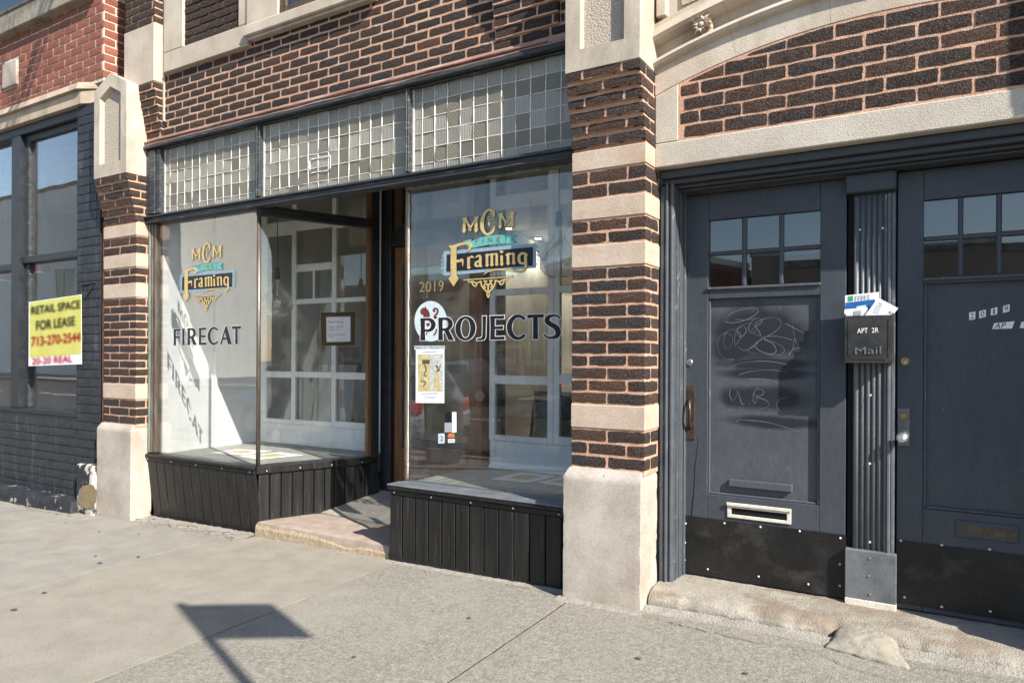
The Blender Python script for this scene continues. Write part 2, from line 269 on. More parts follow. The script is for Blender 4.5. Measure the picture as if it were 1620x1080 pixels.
def panel_paint(name):      # door paint with the dull darker blotches where graffiti was sprayed over (shape given by discs in the panel plane)
    m = mat(name, (.062, .069, .080), (.070, .077, .088), scale=5, rough=.48, bump=.3, bscale=50, bdist=.0018, bstretch=(6, 6, .35), fine=.08, fscale=40, stretch=(1.5, 1.5, .5), stain=(18, .63, .70, (.17, .18, .19), .5, (1.5, 1.5, .8)))
    n, l = nodes_of(m); b = n['Principled BSDF']; src = b.inputs['Base Color'].links[0].from_socket
    g = n.new('ShaderNodeNewGeometry'); tot = None
    nz = n.new('ShaderNodeTexNoise'); nz.inputs['Scale'].default_value = 9; nz.inputs['Detail'].default_value = 3; l.new(g.outputs['Position'], nz.inputs['Vector'])
    for zx, zy, rx, rz in ((470, 300, 330, 195), (330, 400, 190, 120), (620, 330, 260, 140), (560, 590, 330, 42), (540, 520, 330, 45), (520, 760, 300, 85), (600, 935, 330, 45), (380, 760, 170, 75)):
        c = PY(1090+zx/4.5, 460+zy/4.5, .445); sc = 1/ (4.5*300)
        mp = n.new('ShaderNodeMapping'); mp.vector_type = 'TEXTURE'; mp.inputs['Location'].default_value = c; mp.inputs['Scale'].default_value = (rx*sc, .5, rz*sc)
        l.new(g.outputs['Position'], mp.inputs[0]); ln = n.new('ShaderNodeVectorMath'); ln.operation = 'LENGTH'; l.new(mp.outputs[0], ln.inputs[0])
        ad = n.new('ShaderNodeMath'); ad.operation = 'MULTIPLY_ADD'; l.new(nz.outputs['Fac'], ad.inputs[0]); ad.inputs[1].default_value = .7; l.new(ln.outputs['Value'], ad.inputs[2])
        mr = n.new('ShaderNodeMapRange'); mr.inputs[1].default_value = 1.62; mr.inputs[2].default_value = 1.1; mr.clamp = True; l.new(ad.outputs[0], mr.inputs[0])
        if tot is None: tot = mr.outputs[0]
        else:
            mxm = n.new('ShaderNodeMath'); mxm.operation = 'MAXIMUM'; l.new(tot, mxm.inputs[0]); l.new(mr.outputs[0], mxm.inputs[1]); tot = mxm.outputs[0]
    mx = n.new('ShaderNodeMix'); mx.data_type = 'RGBA'; l.new(tot, mx.inputs['Factor']); l.new(src, mx.inputs['A']); mx.inputs['B'].default_value = (.017, .019, .024, 1)
    l.new(mx.outputs['Result'], b.inputs['Base Color'])
panel_paint('door_panel_paint')

def thin_ink(name, c, a=.085):               # soft print: many thin passes of ink
    m = bpy.data.materials.new(name); m.use_nodes = True; n, l = nodes_of(m); b = n['Principled BSDF']; b.inputs['Base Color'].default_value = (*c, 1); b.inputs['Roughness'].default_value = .7; b.inputs['Alpha'].default_value = a; MATS[name] = m
thin_ink('sign_ink', (.07, .07, .02)); thin_ink('sign_red', (.55, .08, .02)); thin_ink('sign_pink', (.62, .10, .14))
# ------------------------------------------------------------------ mesh helpers
class MB:
    def __init__(s): s.v = []; s.f = []; s.sm = False
    def add(s, vs, fs):
        o = len(s.v); s.v += [tuple(v) for v in vs]; s.f += [tuple(i+o for i in f) for f in fs]; return s
    def box(s, x0, x1, y0, y1, z0, z1):
        return s.add([(x0, y0, z0), (x1, y0, z0), (x1, y1, z0), (x0, y1, z0), (x0, y0, z1), (x1, y0, z1), (x1, y1, z1), (x0, y1, z1)],
                     [(0, 3, 2, 1), (4, 5, 6, 7), (0, 1, 5, 4), (1, 2, 6, 5), (2, 3, 7, 6), (3, 0, 4, 7)])
    def prism(s, poly, y0, y1):              # XZ outline (counter-clockwise seen from -Y) pushed from y0 back to y1
        n = len(poly); vs = [(p[0], y0, p[1]) for p in poly]+[(p[0], y1, p[1]) for p in poly]
        fs = [tuple(range(n)), tuple(range(2*n-1, n-1, -1))]+[((i+1) % n, i, i+n, (i+1) % n+n) for i in range(n)]
        return s.add(vs, fs)
    def slab(s, poly, z0, z1):               # XY outline (counter-clockwise from above)
        n = len(poly); g0 = [z0(*p) if callable(z0) else z0 for p in poly]; g1 = [z1(*p) if callable(z1) else z1 for p in poly]
        vs = [(p[0], p[1], z) for p, z in zip(poly, g1)]+[(p[0], p[1], z) for p, z in zip(poly, g0)]
        fs = [tuple(range(n)), tuple(range(2*n-1, n-1, -1))]+[(i, i+n, (i+1) % n+n, (i+1) % n) for i in range(n)]
        return s.add(vs, fs)
    def tube(s, pts, r, seg=8, cap=True):
        pts = [Vector(p) for p in pts]; rs = r if isinstance(r, (list, tuple)) else [r]*len(pts); base = len(s.v); up = Vector((.13, .2, 1)).normalized()
        for i, p in enumerate(pts):
            t = (pts[min(i+1, len(pts)-1)]-pts[max(i-1, 0)]).normalized()
            a = t.cross(up); a = t.cross(Vector((1, 0, 0))) if a.length < .05 else a; a.normalize(); b = t.cross(a)
            for k in range(seg):
                q = p+(a*math.cos(2*math.pi*k/seg)+b*math.sin(2*math.pi*k/seg))*rs[i]; s.v.append(tuple(q))
        for i in range(len(pts)-1):
            for k in range(seg):
                k2 = (k+1) % seg; s.f.append((base+i*seg+k, base+i*seg+k2, base+(i+1)*seg+k2, base+(i+1)*seg+k))
        if cap:
            s.f.append(tuple(base+k for k in range(seg))[::-1]); e = base+(len(pts)-1)*seg; s.f.append(tuple(e+k for k in range(seg)))
        return s
    def lathe(s, prof, c, seg=20, axis='z'):
        base = len(s.v); c = Vector(c)
        for r, h in prof:
            for k in range(seg):
                a = 2*math.pi*k/seg; x, y = r*math.cos(a), r*math.sin(a)
                q = Vector((x, y, h)) if axis == 'z' else (Vector((x, -h, y)) if axis == 'y' else Vector((h, x, y)))
                s.v.append(tuple(c+q))
        for i in range(len(prof)-1):
            for k in range(seg):
                k2 = (k+1) % seg; s.f.append((base+i*seg+k, base+i*seg+k2, base+(i+1)*seg+k2, base+(i+1)*seg+k))
        s.f.append(tuple(base+k for k in range(seg))[::-1]); e = base+(len(prof)-1)*seg; s.f.append(tuple(e+k for k in range(seg)))
        return s
def mesh_of(mb, name, m=None, smooth=False, bev=0., bseg=1, recalc=True):
    me = bpy.data.meshes.new(name); me.from_pydata(mb.v, [], mb.f)
    bm = bmesh.new(); bm.from_mesh(me)
    if recalc: bmesh.ops.recalc_face_normals(bm, faces=bm.faces)
    if bev:
        es = [e for e in bm.edges if len(e.link_faces) == 2 and e.calc_face_angle(0) > .35]
        bmesh.ops.bevel(bm, geom=es, offset=bev, segments=bseg, affect='EDGES', profile=.6, clamp_overlap=True)
    bm.to_mesh(me); bm.free()
    if m: me.materials.append(MATS[m] if isinstance(m, str) else m)
    if smooth:
        for p in me.polygons: p.use_smooth = True
    return me
def part(name, mb, m, parent=None, smooth=False, bev=0., bseg=1, recalc=True):
    o = bpy.data.objects.new(name, mesh_of(mb, name, m, smooth, bev, bseg, recalc)); COL.objects.link(o)
    if parent: adopt(o, parent)
    return o
def adopt(o, parent):                        # everything is authored in world coordinates
    o.parent = parent; o.matrix_parent_inverse = parent.matrix_basis.inverted()
def tag(o, label=None, cat=None, group=None, kind=None):
    if label: o['label'] = label
    if cat: o['category'] = cat
    if group: o['group'] = group
    if kind: o['kind'] = kind
    return o
def empty(name, label, cat, loc=(0, 0, 0), group=None):
    o = bpy.data.objects.new(name, None); COL.objects.link(o); o.location = loc; o.empty_display_size = .1
    return tag(o, label, cat, group)
def box(name, x0, x1, y0, y1, z0, z1, m, parent=None, bev=.003): return part(name, MB().box(x0, x1, y0, y1, z0, z1), m, parent, bev=bev)
def rough_block(name, x0, x1, y0, y1, z0, z1, m, parent, step=.03, amp=.006, rnd=.02, freq=9., z1f=None, z0f=None, cham=0., chip=0., zfoot=None):
    """a stone block with worn, uneven faces: subdivided shell, rounded arrises, noise relief"""
    nx, ny, nz = [max(2, int((b-a)/step)+1) for a, b in ((x0, x1), (y0, y1), (z0, z1))]
    vid = {}; mb = MB(); c0 = Vector(((x0+x1)/2, (y0+y1)/2, (z0+z1)/2))
    def P(i, j, k):
        key = (i, j, k)
        if key in vid: return vid[key]
        p = Vector((x0+(x1-x0)*i/nx, y0+(y1-y0)*j/ny, z0+(z1-z0)*k/nz))
        lo = Vector((x0+rnd, y0+rnd, z0+rnd)); hi = Vector((x1-rnd, y1-rnd, z1-rnd))
        c = Vector((min(max(p.x, lo.x), hi.x), min(max(p.y, lo.y), hi.y), min(max(p.z, lo.z), hi.z)))
        d = p-c
        nrm = d.normalized() if d.length > 1e-6 else Vector((0, 0, 0))
        q = c+nrm*rnd if d.length > rnd else p
        h = noise.noise(p*freq)*amp + noise.noise(p*freq*3.1+Vector((5, 1, 2)))*amp*.5 + min(0, noise.noise(p*freq*.8+Vector((9, 3, 1)))+.25)*amp*2.2
        if chip:
            ds = sorted((min(p.x-x0, x1-p.x), min(p.y-y0, y1-p.y), min(p.z-z0, z1-p.z))); e_ = math.exp(-ds[1]/.016)*(.25+.75*max(0, noise.noise(p*5+Vector((1, 1, 7)))+.2))+(1.1*math.exp(-max(p.z-zfoot, 0)/.03) if zfoot is not None else 0)
            c_ = max(0, noise.noise(p*17+Vector((3, 8, 1)))+.45*noise.noise(p*43)-.12); q = q-(p-c0).normalized()*e_*c_*chip
        q = q+nrm*h
        if cham and q.z > z1-cham:
            k_ = (q.z-(z1-cham))*.55; q.x += k_ if p.x < (x0+x1)/2 else -k_*.4; q.y += k_ if p.y < (y0+y1)/2 else 0
        if z1f: q.z += z1f(q.x, q.y)*(q.z-z0)/(z1-z0)
        if z0f: q.z += z0f(q.x, q.y)*(1-(q.z-z0)/(z1-z0))
        vid[key] = len(mb.v); mb.v.append(tuple(q)); return vid[key]
    for i in range(nx):
        for j in range(ny):
            mb.f.append((P(i, j, nz), P(i+1, j, nz), P(i+1, j+1, nz), P(i, j+1, nz)))
            mb.f.append((P(i, j+1, 0), P(i+1, j+1, 0), P(i+1, j, 0), P(i, j, 0)))
    for i in range(nx):
        for k in range(nz):
            mb.f.append((P(i, 0, k), P(i+1, 0, k), P(i+1, 0, k+1), P(i, 0, k+1)))
            mb.f.append((P(i, ny, k+1), P(i+1, ny, k+1), P(i+1, ny, k), P(i, ny, k)))
    for j in range(ny):
        for k in range(nz):
            mb.f.append((P(0, j, k+1), P(0, j+1, k+1), P(0, j+1, k), P(0, j, k)))
            mb.f.append((P(nx, j, k), P(nx, j+1, k), P(nx, j+1, k+1), P(nx, j, k+1)))
    o = part(name, mb, m, parent, smooth=True); o.data.set_sharp_from_angle(angle=rad(38)); return o

# ---- flat lettering: traced in photo pixels, unprojected on to the plane it is painted on
def cat_rom(pts, n=6):
    if len(pts) < 3: return pts
    out = []; P = [pts[0]]+list(pts)+[pts[-1]]
    for i in range(1, len(P)-2):
        a, b, c, d = [Vector((*p, 0)[:3]) if len(p) == 2 else Vector(p) for p in P[i-1:i+3]]
        for k in range(n):
            t = k/n; out.append(tuple(.5*((2*b)+(c-a)*t+(2*a-5*b+4*c-d)*t*t+(3*b-a-3*c+d)*t**3)))
    out.append(tuple(Vector(P[-2]) if len(P[-2]) == 3 else Vector((*P[-2], 0)))); return out
class Flat:
    """2D shapes: list of (verts2d, faces)"""
    def __init__(s): s.v = []; s.f = []
    def poly(s, pts, holes=()):
        loops = [[Vector((p[0], p[1], 0)) for p in L] for L in ([pts]+list(holes))]
        tri = geometry.tessellate_polygon(loops); o = len(s.v)
        for L in loops: s.v += [(p.x, p.y) for p in L]
        s.f += [tuple(i+o for i in t) for t in tri]; return s
    def stroke(s, pts, wd, grow=0., smooth=True, n=6):
        p3 = [(p[0], p[1], p[2] if len(p) > 2 else wd) for p in pts]
        if smooth and len(p3) > 2: p3 = cat_rom(p3, n)
        o = len(s.v); N = len(p3)
        for i, p in enumerate(p3):
            a = Vector(p3[max(i-1, 0)][:2]); b = Vector(p3[min(i+1, N-1)][:2]); t = (b-a); t = t.normalized() if t.length else Vector((1, 0)); nn = Vector((-t.y, t.x)); h = p[2]/2+grow
            q = Vector(p[:2]); e = t*(-grow if i == 0 else grow if i == N-1 else 0)
            s.v += [tuple(q+nn*h+e), tuple(q-nn*h+e)]
        s.f += [(o+2*i, o+2*i+1, o+2*i+3, o+2*i+2) for i in range(N-1)]; return s
    def mapped(s, fn):
        r = Flat(); r.v = [fn(*p) for p in s.v]; r.f = list(s.f); return r
def flat_obj(name, fl, place, m, parent):    # place: (u,v) -> world
    mb = MB(); mb.v = [tuple(place(*p)) for p in fl.v]; mb.f = fl.f
    return part(name, mb, m, parent, recalc=False)
_txt = {}
def text2d(s):
    if s in _txt: return _txt[s]
    cu = bpy.data.curves.new('t', 'FONT'); cu.body = s; cu.resolution_u = 3; o = bpy.data.objects.new('t', cu); COL.objects.link(o)
    dg = bpy.context.evaluated_depsgraph_get(); dg.update(); me = bpy.data.meshes.new_from_object(o.evaluated_get(dg))
    vs = [(v.co.x, v.co.y) for v in me.vertices]; fs = [tuple(p.vertices) for p in me.polygons]
    bpy.data.objects.remove(o); bpy.data.curves.remove(cu); bpy.data.meshes.remove(me)
    x0, x1 = min(v[0] for v in vs), max(v[0] for v in vs); y0, y1 = min(v[1] for v in vs), max(v[1] for v in vs)
    f = Flat(); f.v = [((v[0]-x0)/(x1-x0), (v[1]-y0)/(y1-y0)) for v in vs]; f.f = fs; _txt[s] = f; return f
def quad(tl, tr, br, bl):                    # unit square -> pixel quad
    def fn(u, v):
        t = (tl[0]+(tr[0]-tl[0])*u, tl[1]+(tr[1]-tl[1])*u); b = (bl[0]+(br[0]-bl[0])*u, bl[1]+(br[1]-bl[1])*u)
        return b[0]+(t[0]-b[0])*v, b[1]+(t[1]-b[1])*v
    return fn
def ell(cx, cy, rx, ry, a0, a1, n=14): return [(cx+rx*math.cos(rad(a0+(a1-a0)*i/n)), cy+ry*math.sin(rad(a0+(a1-a0)*i/n))) for i in range(n+1)]
def offset_poly(pts, d):
    A = sum(pts[i][0]*pts[(i+1) % len(pts)][1]-pts[(i+1) % len(pts)][0]*pts[i][1] for i in range(len(pts))); sg = 1 if A > 0 else -1; out = []
    for i, p in enumerate(pts):
        a = Vector(pts[i-1]); b = Vector(p); c = Vector(pts[(i+1) % len(pts)])
        e1 = (b-a); e2 = (c-b)
        if e1.length < 1e-6 or e2.length < 1e-6: out.append(tuple(b)); continue
        e1.normalize(); e2.normalize(); n1 = Vector((e1.y, -e1.x))*sg; n2 = Vector((e2.y, -e2.x))*sg; nn = (n1+n2)
        k = max(nn.length_squared/2, .5); out.append(tuple(b+nn/k*d))
    return out

# ------------------------------------------------------------------ bricks: collected per building, the 300 that show largest become objects, the rest one mesh
BRICKS = {}
_bm = {}
def brick_shape(L, H, dep, k, jit=.0026):
    """outline of one brick face with uneven arrises; front at y=0, facing -Y"""
    rnd = random.Random(k*977+int(L*1000)*13+int(H*1000)); nl = max(2, int(L/.034)); nh = 3; pts = []
    for i in range(nl+1): pts.append((-L/2+L*i/nl, -H/2))
    for i in range(1, nh): pts.append((L/2, -H/2+H*i/nh))
    for i in range(nl+1): pts.append((L/2-L*i/nl, H/2))
    for i in range(1, nh): pts.append((-L/2, H/2-H*i/nh))
    out = []
    for x, z in pts:
        corner = abs(abs(x)-L/2) < 1e-6 and abs(abs(z)-H/2) < 1e-6
        j = jit*1.3
        x += rnd.uniform(-j, j*.5)*(1 if x > 0 else -1) - (.0012*(1 if x > 0 else -1) if corner else 0); z += rnd.uniform(-j, j*.5)*(1 if z > 0 else -1) - (.0012*(1 if z > 0 else -1) if corner else 0)
        out.append((x, z))
    return out, rnd
def brick_mesh_data(outline, dep, rnd, rel=.0012):
    n = len(outline); cx = sum(p[0] for p in outline)/n; cz = sum(p[1] for p in outline)/n
    v = [(p[0], rnd.uniform(0, rel*1.6), p[1]) for p in outline]+[(p[0], dep, p[1]) for p in outline]+[(cx, -rel, cz)]
    f = [(i, (i+1) % n, 2*n) for i in range(n)]+[((i+1) % n, i, i+n, (i+1) % n+n) for i in range(n)]
    return v, f
def add_brick(bld, parent, x, y, z, L, H, dep=.09, side=False, outline=None):
    BRICKS.setdefault(bld, []).append((parent, x, y, z, L, H, dep, side, outline))
def flush_bricks(bld, building, m, m_many, limit=300, jit=.0026):
    L = []
    for b in BRICKS.get(bld, []):
        c = Vector((b[1], b[2], b[3])); hx = Vector((0, b[4]/2, 0)) if b[7] else Vector((b[4]/2, 0, 0)); hz = Vector((0, 0, b[5]/2))
        q = [proj(c+s*hx+t*hz) for s, t in ((-1, -1), (1, -1), (1, 1), (-1, 1))]
        area = abs(sum(q[i][0]*q[(i+1) % 4][1]-q[(i+1) % 4][0]*q[i][1] for i in range(4)))/2
        qx = sum(p[0] for p in q)/4; qy = sum(p[1] for p in q)/4
        vis = -15 < qx < 1635 and -12 < qy < 1090 and (c-CAMP).dot(AX) > 0
        L.append((area if vis else 0, b))
    L.sort(key=lambda t: -t[0]); rest = MB(); nobj = 0
    for i, (area, (parent, x, y, z, Lb, H, dep, side, outline)) in enumerate(L):
        k = random.randrange(10)
        if outline is None:
            key = (bld, round(Lb, 3), round(H, 3), round(dep, 3), k)
            if key not in _bm:
                o, rn = brick_shape(Lb, H, dep, k, jit); _bm[key] = brick_mesh_data(o, dep, rn)
            vd, fd = _bm[key]
        else: key = None; vd, fd = brick_mesh_data(outline, dep, random.Random(i), .001)
        dy = random.uniform(-.0015, .0015); tl = random.uniform(-.006, .006)
        if nobj < limit and area > 25:
            mk = ('me',)+key if key else None
            if mk and mk in _bm: me = _bm[mk]
            else:
                me = bpy.data.meshes.new('brick'); me.from_pydata(vd, [], fd); me.materials.append(MATS[m]); 
                if mk: _bm[mk] = me
            o = bpy.data.objects.new('brick', me); COL.objects.link(o); o.location = (x+(-dy if side else 0), y+(0 if side else dy), z); o.rotation_euler = (0, tl if not side else 0, rad(90) if side else 0)
            adopt(o, parent); nobj += 1
        else:
            if side: rest.add([(x-v[1]-dy, y+v[0], z+v[2]) for v in vd], fd)
            else: rest.add([(x+v[0], y+v[1]+dy, z+v[2]) for v in vd], fd)
    if rest.v:
        o = part('brickwork', rest, m_many, building, recalc=False); tag(o, kind='stuff')
def course_field(bld, parent, x0, x1, z0, z1, y, pitch, L, J=.012, dep=.09, side=False, phase=0., skip=None, top=None, snap=False):
    """running-bond bricks over a rectangle; skip(xa,xb,za,zb)->list of kept x-intervals; side: field runs along Y at x=y"""
    n = int(round((z1-z0)/pitch)) if snap else int(math.floor((z1-z0)/pitch+.02)); p = (z1-z0)/n if snap else pitch
    for c in range(n):
        za, zb = z0+c*p, z0+(c+1)*p
        s = x0-L*(((c % 2)*.5+phase) % 1)
        while s < x1-.01:
            a, b = max(s, x0), min(s+L, x1); s += L
            if b-a < .03: continue
            ivs = [(a, b)] if not skip else skip(a, b, za, zb)
            for (a2, b2) in ivs:
                if b2-a2 < .03: continue
                ra, rb = a2+(J/2 if a2 > x0+.001 else .001), b2-(J/2 if b2 < x1-.001 else .001)
                ll = round(rb-ra, 3)
                if side: add_brick(bld, parent, y, (ra+rb)/2, (za+zb)/2, ll, p-J, dep, True)
                else: add_brick(bld, parent, (ra+rb)/2, y, (za+zb)/2, ll, p-J, dep)

# ================================================================== SETTING: ground, pavement, road
gp = MB().box(-160, 160, -220, 60, -.6, -.42); ground = tag(part('ground', gp, 'ground_earth'), kind='structure')
KERB_Y = -4.35
pav = MB()
xs = [-26, -22, -18, -15.0, -12.3, -10.1, -8.2, -6.46, -4.785, -3.113, -1.777, 1.6, 3.3, 5.0, 8, 12, 17, 23]
for ya, yb in ((KERB_Y, 0), (0, 2.)): pav.slab([(-26, ya), (23, ya), (23, yb), (-26, yb)], lambda x, y: gz(x, y)-.25, lambda x, y: gz(x, y)-.0075)
pavement = tag(part('pavement', pav, 'joint_dark'), kind='structure')
def slab_mesh(x0, x1, y0, y1, m):
    mb = MB(); nx = max(2, int((x1-x0)/.12)); ny = int((y1-y0)/.12); gap = .0085
    xx = [x0+gap]+[x0+(x1-x0)*(i/nx) for i in range(1, nx)]+[x1-gap]
    yy = [y0]+[y0+(y1-y0)*(j/ny) for j in range(1, ny)]+[y1]
    for j in yy:
        for i in xx:
            ex, e2 = i, j
            if i in (xx[0], xx[-1]): ex += noise.noise(Vector((i*3, j*9, 1)))*.007
            mb.v.append((ex, e2, gz(i, j)+noise.noise(Vector((i*1.7, j*1.7, 0)))*.004-(.0015 if i in (xx[0], xx[-1]) else 0)))
    n = len(xx)
    for j in range(len(yy)-1):
        for i in range(n-1): mb.f.append((j*n+i, j*n+i+1, (j+1)*n+i+1, (j+1)*n+i))
    o = len(mb.v)
    for i in (0, n-1):                       # worn edge down into the joint
        ids = [j*n+i for j in range(len(yy))]; st = len(mb.v)
        for q in ids: mb.v.append((mb.v[q][0], mb.v[q][1], mb.v[q][2]-.034))
        for k in range(len(ids)-1): mb.f.append((ids[k], ids[k+1], st+k+1, st+k))
    return part('slab', mb, m, pavement, smooth=False, recalc=True)
for i in range(len(xs)-1):
    a, b = xs[i], xs[i+1]
    m = 'concrete_smooth' if abs(a+4.785) < .01 else ('concrete_coarse' if a > -3.2 else 'concrete_pale')
    slab_mesh(a, b, KERB_Y, .62 if a > -6.4 and b < -3 else .5, m)
krb = MB().slab([(-60, KERB_Y-.16), (60, KERB_Y-.16), (60, KERB_Y-.005), (-60, KERB_Y-.005)], -.35, lambda x, y: gz(max(min(x, 23), -26), y))
tag(part('kerb', krb, 'kerb', bev=.015), kind='structure')
road = MB().slab([(-120, -16.), (120, -16.), (120, KERB_Y-.16), (-120, KERB_Y-.16)], -.4, -.12); road = tag(part('road', road, 'asphalt'), kind='structure')
for k in range(-9, 10): box('lane_dash', k*6., k*6.+3, -10.4, -10.28, -.119, -.1155, 'ink_white', road, 0)
opv = MB().slab([(-120, -20.2), (120, -20.2), (120, -16.02), (-120, -16.02)], -.4, .02); tag(part('far_pavement', opv, 'concrete_pale'), kind='structure')

# ================================================================== SHOP BUILDING
shop = empty('shop_building', 'dark brown brick shop building with banded limestone piers and shopfront', 'building', (-3.6, .3, 0))
B = 'shop'
P2L, P2R = -1.79, -1.358
P1L, P1R = -6.485, -5.985
COURSE = .0705
def zat(px, py, Y): return PY(px, py, Y).z
def pier(px0, px1, zs, foot, rside, name='pier', individually=True, panel=True):
    """zs: heights from the top of the corbel down; foot: ground height"""
    z_cap, z_corb, bands, z_base = zs
    core = MB().box(px0+.003, px1-.003, .003, rside, z_base-.02, z_corb)
    body = part(name, core, 'mortar', shop)
    # corbelled courses under the capital
    n = 6; p = (z_cap-z_corb)/n
    for c in range(n):
        fy = -.092+.0165*(n-1-c)+.003; za = z_corb+c*p; q = part('corbel_bed', MB().box(px0+.004, px1-.004, fy+.003, rside, za+.019, za+p-.0008).box(px0+.0045, px1-.0045, fy+.0185, rside-.001, za-.0004, za+.0188), 'mortar', body)
        xs_ = [(px0, px0+.095), (px0+.107, px1-.107), (px1-.095, px1)] if c % 2 else [(px0, (px0+px1)/2-.006), ((px0+px1)/2+.006, px1)]
        for a, b in xs_: add_brick(B, body, (a+b)/2, fy, za+p/2+.0075, round(b-a, 3), p-.022, .088)
        ys = [(fy+.09, fy+.285)] if c % 2 else [(fy+.012, fy+.088), (fy+.10, rside-.002)]
        ys = [(a, min(b, rside-.002)) for a, b in ([(fy+.001, fy+.19), (fy+.202, rside-.002)] if c % 2 == 0 else [(fy+.001, fy+.088), (fy+.10, fy+.29)]) if min(b, rside-.002)-a > .02]
        for a, b in ys: add_brick(B, body, px1+.0005, (a+b)/2, za+p/2+.003, round(b-a, 3), p-.016, .02, True)
    # shaft: stone bands and brick courses
    for kind, za, zb, cnt in bands:
        if kind == 's':
            part('stone_band', MB().box(px0-.001, px1+.003, -.003, rside, za+.004, zb-.004), 'limestone_band', body, bev=.003)
        else:
            p = (zb-za)/cnt; mid = (px0+px1)/2
            for c in range(cnt):
                z = za+(c+.5)*p; odd = c % 2 == 0
                for a, b in ([(px0+.001, mid-.006), (mid+.006, px1)] if odd else [(px0+.001, px0+.095), (px0+.107, px1-.107), (px1-.095, px1)]):
                    add_brick(B, body, (a+b)/2, 0, z, round(b-a, 3), p-.0125, .088)
                for a, b in ([(.001, .088), (.10, rside-.002)] if odd else [(.001, min(.195, rside-.002)), (.207, rside-.002)]):
                    if b-a > .02: add_brick(B, body, px1+.0005, (a+b)/2, z, round(b-a, 3), p-.0125, .02, True)
    # battered base block and capital
    rough_block('plinth', px0-.028, px1-.004, -.042, max(rside, .12), foot-.08, z_base, 'limestone_base', body, step=.018, amp=.0012, rnd=.004, freq=11, cham=.05, chip=.026, zfoot=foot)
    cw = (px1-px0); top = z_cap+.775
    cap = MB().prism([(px0, z_cap), (px1, z_cap), (px1, top), ((px0+px1)/2, top+.12), (px0, top)], -.092, -.072)
    # capital: frame around a sunk stippled panel with a gabled head
    fr = MB(); m_ = .088; yo, yi, yb = -.092, -.052, rside
    O = [(px0, z_cap), (px1, z_cap), (px1, top), ((px0+px1)/2, top+.12), (px0, top)]
    I = [(px0+m_, z_cap+.115), (px1-m_, z_cap+.115), (px1-m_, top-.075), ((px0+px1)/2, top+.005), (px0+m_, top-.075)]
    I2 = [((x-(px0+px1)/2)*.93+(px0+px1)/2, z+(.012 if i < 2 else -.012)) for i, (x, z) in enumerate(I)]
    n = 5
    fr.add([(x, yo, z) for x, z in O]+[(x, yo, z) for x, z in I]+[(x, yi, z) for x, z in I2]+[(x, yb, z) for x, z in O],
           [(i, (i+1) % n, (i+1) % n+n, i+n) for i in range(n)]+[(i+n, (i+1) % n+n, (i+1) % n+2*n, i+2*n) for i in range(n)]+[((i+1) % n, i, i+3*n, (i+1) % n+3*n) for i in range(n)]+[tuple(range(4*n-1, 3*n-1, -1))])
    cp = part('capital', fr, 'limestone_weathered', body, recalc=False)
    st = MB(); st.prism(I2, yi-.003, yi+.01); part('stippled_panel', st, 'limestone_stipple', body)
    return body
# pier between shopfront and doors: heights read at its front corner
def p2z(py): return zat(1021-(py-300)*.0044, py, 0)
zc2 = zat(1011.5, 91, -.09); zb2 = p2z(224)
b2 = [('s', p2z(258), zb2, 0), ('b', p2z(303.5), p2z(258), 2), ('s', p2z(339), p2z(303.5), 0), ('b', p2z(380), p2z(339), 2), ('s', p2z(418), p2z(380), 0),
      ('b', p2z(642.4), p2z(418), 11), ('s', p2z(683), p2z(642.4), 0), ('b', p2z(747.5), p2z(683), 3)]
pier_b = pier(P2L, P2R, (zc2, zb2, b2, p2z(747.5)), .06, .215)
tag(pier_b, 'brick pier between the shop window and the doors')
def p1z(py): return zat(214, py, 0)
zc1 = zc2; zb1 = zb2
pier_a = pier(P1L, P1R, (zc1, zb1, b2, p2z(747.5)), -.04, .15)
tag(pier_a, 'brick pier at the left end of the shopfront')
pier_c = pier(.80, 1.235, (zc2, zb2, b2, p2z(747.5)), .08, .215)

# --- wall above the shopfront
ZW0 = 3.284; YW = .10; WT = 5.35
wall = part('brick_wall', MB().box(-5.985, P2L, YW+.003, .34, ZW0-.02, WT), 'mortar', shop)
x_fr0 = PY(264, 60, YW).x; x_fr1 = PY(397, 60, YW).x; z_fr = PY(330, 93, YW).z; x_w1 = PY(601, 2, YW).x; z_sill = PY(398, 64, YW).z
PL = (-6.196, -5.757); PR = (-2.366, -1.925)
def wall_skip(a, b, za, zb):
    out = []; cuts = []
    if zb > z_fr+.02: cuts.append((x_fr0-.01, x_fr1))
    if zb > z_sill+.02: cuts.append((x_fr1, x_w1))
    if zb > ZW0+.1: cuts += [(PR[0], PR[1])]
    segs = [(a, b)]
    for c0, c1 in cuts:
        ns = []
        for s0, s1 in segs:
            if c1 <= s0 or c0 >= s1: ns.append((s0, s1))
            else:
                if s0 < c0: ns.append((s0, c0))
                if s1 > c1: ns.append((c1, s1))
        segs = ns
    return segs
course_field(B, wall, -5.757, P2L, ZW0, WT-.05, YW, .0648, .2005, J=.0145, skip=wall_skip, phase=.2)
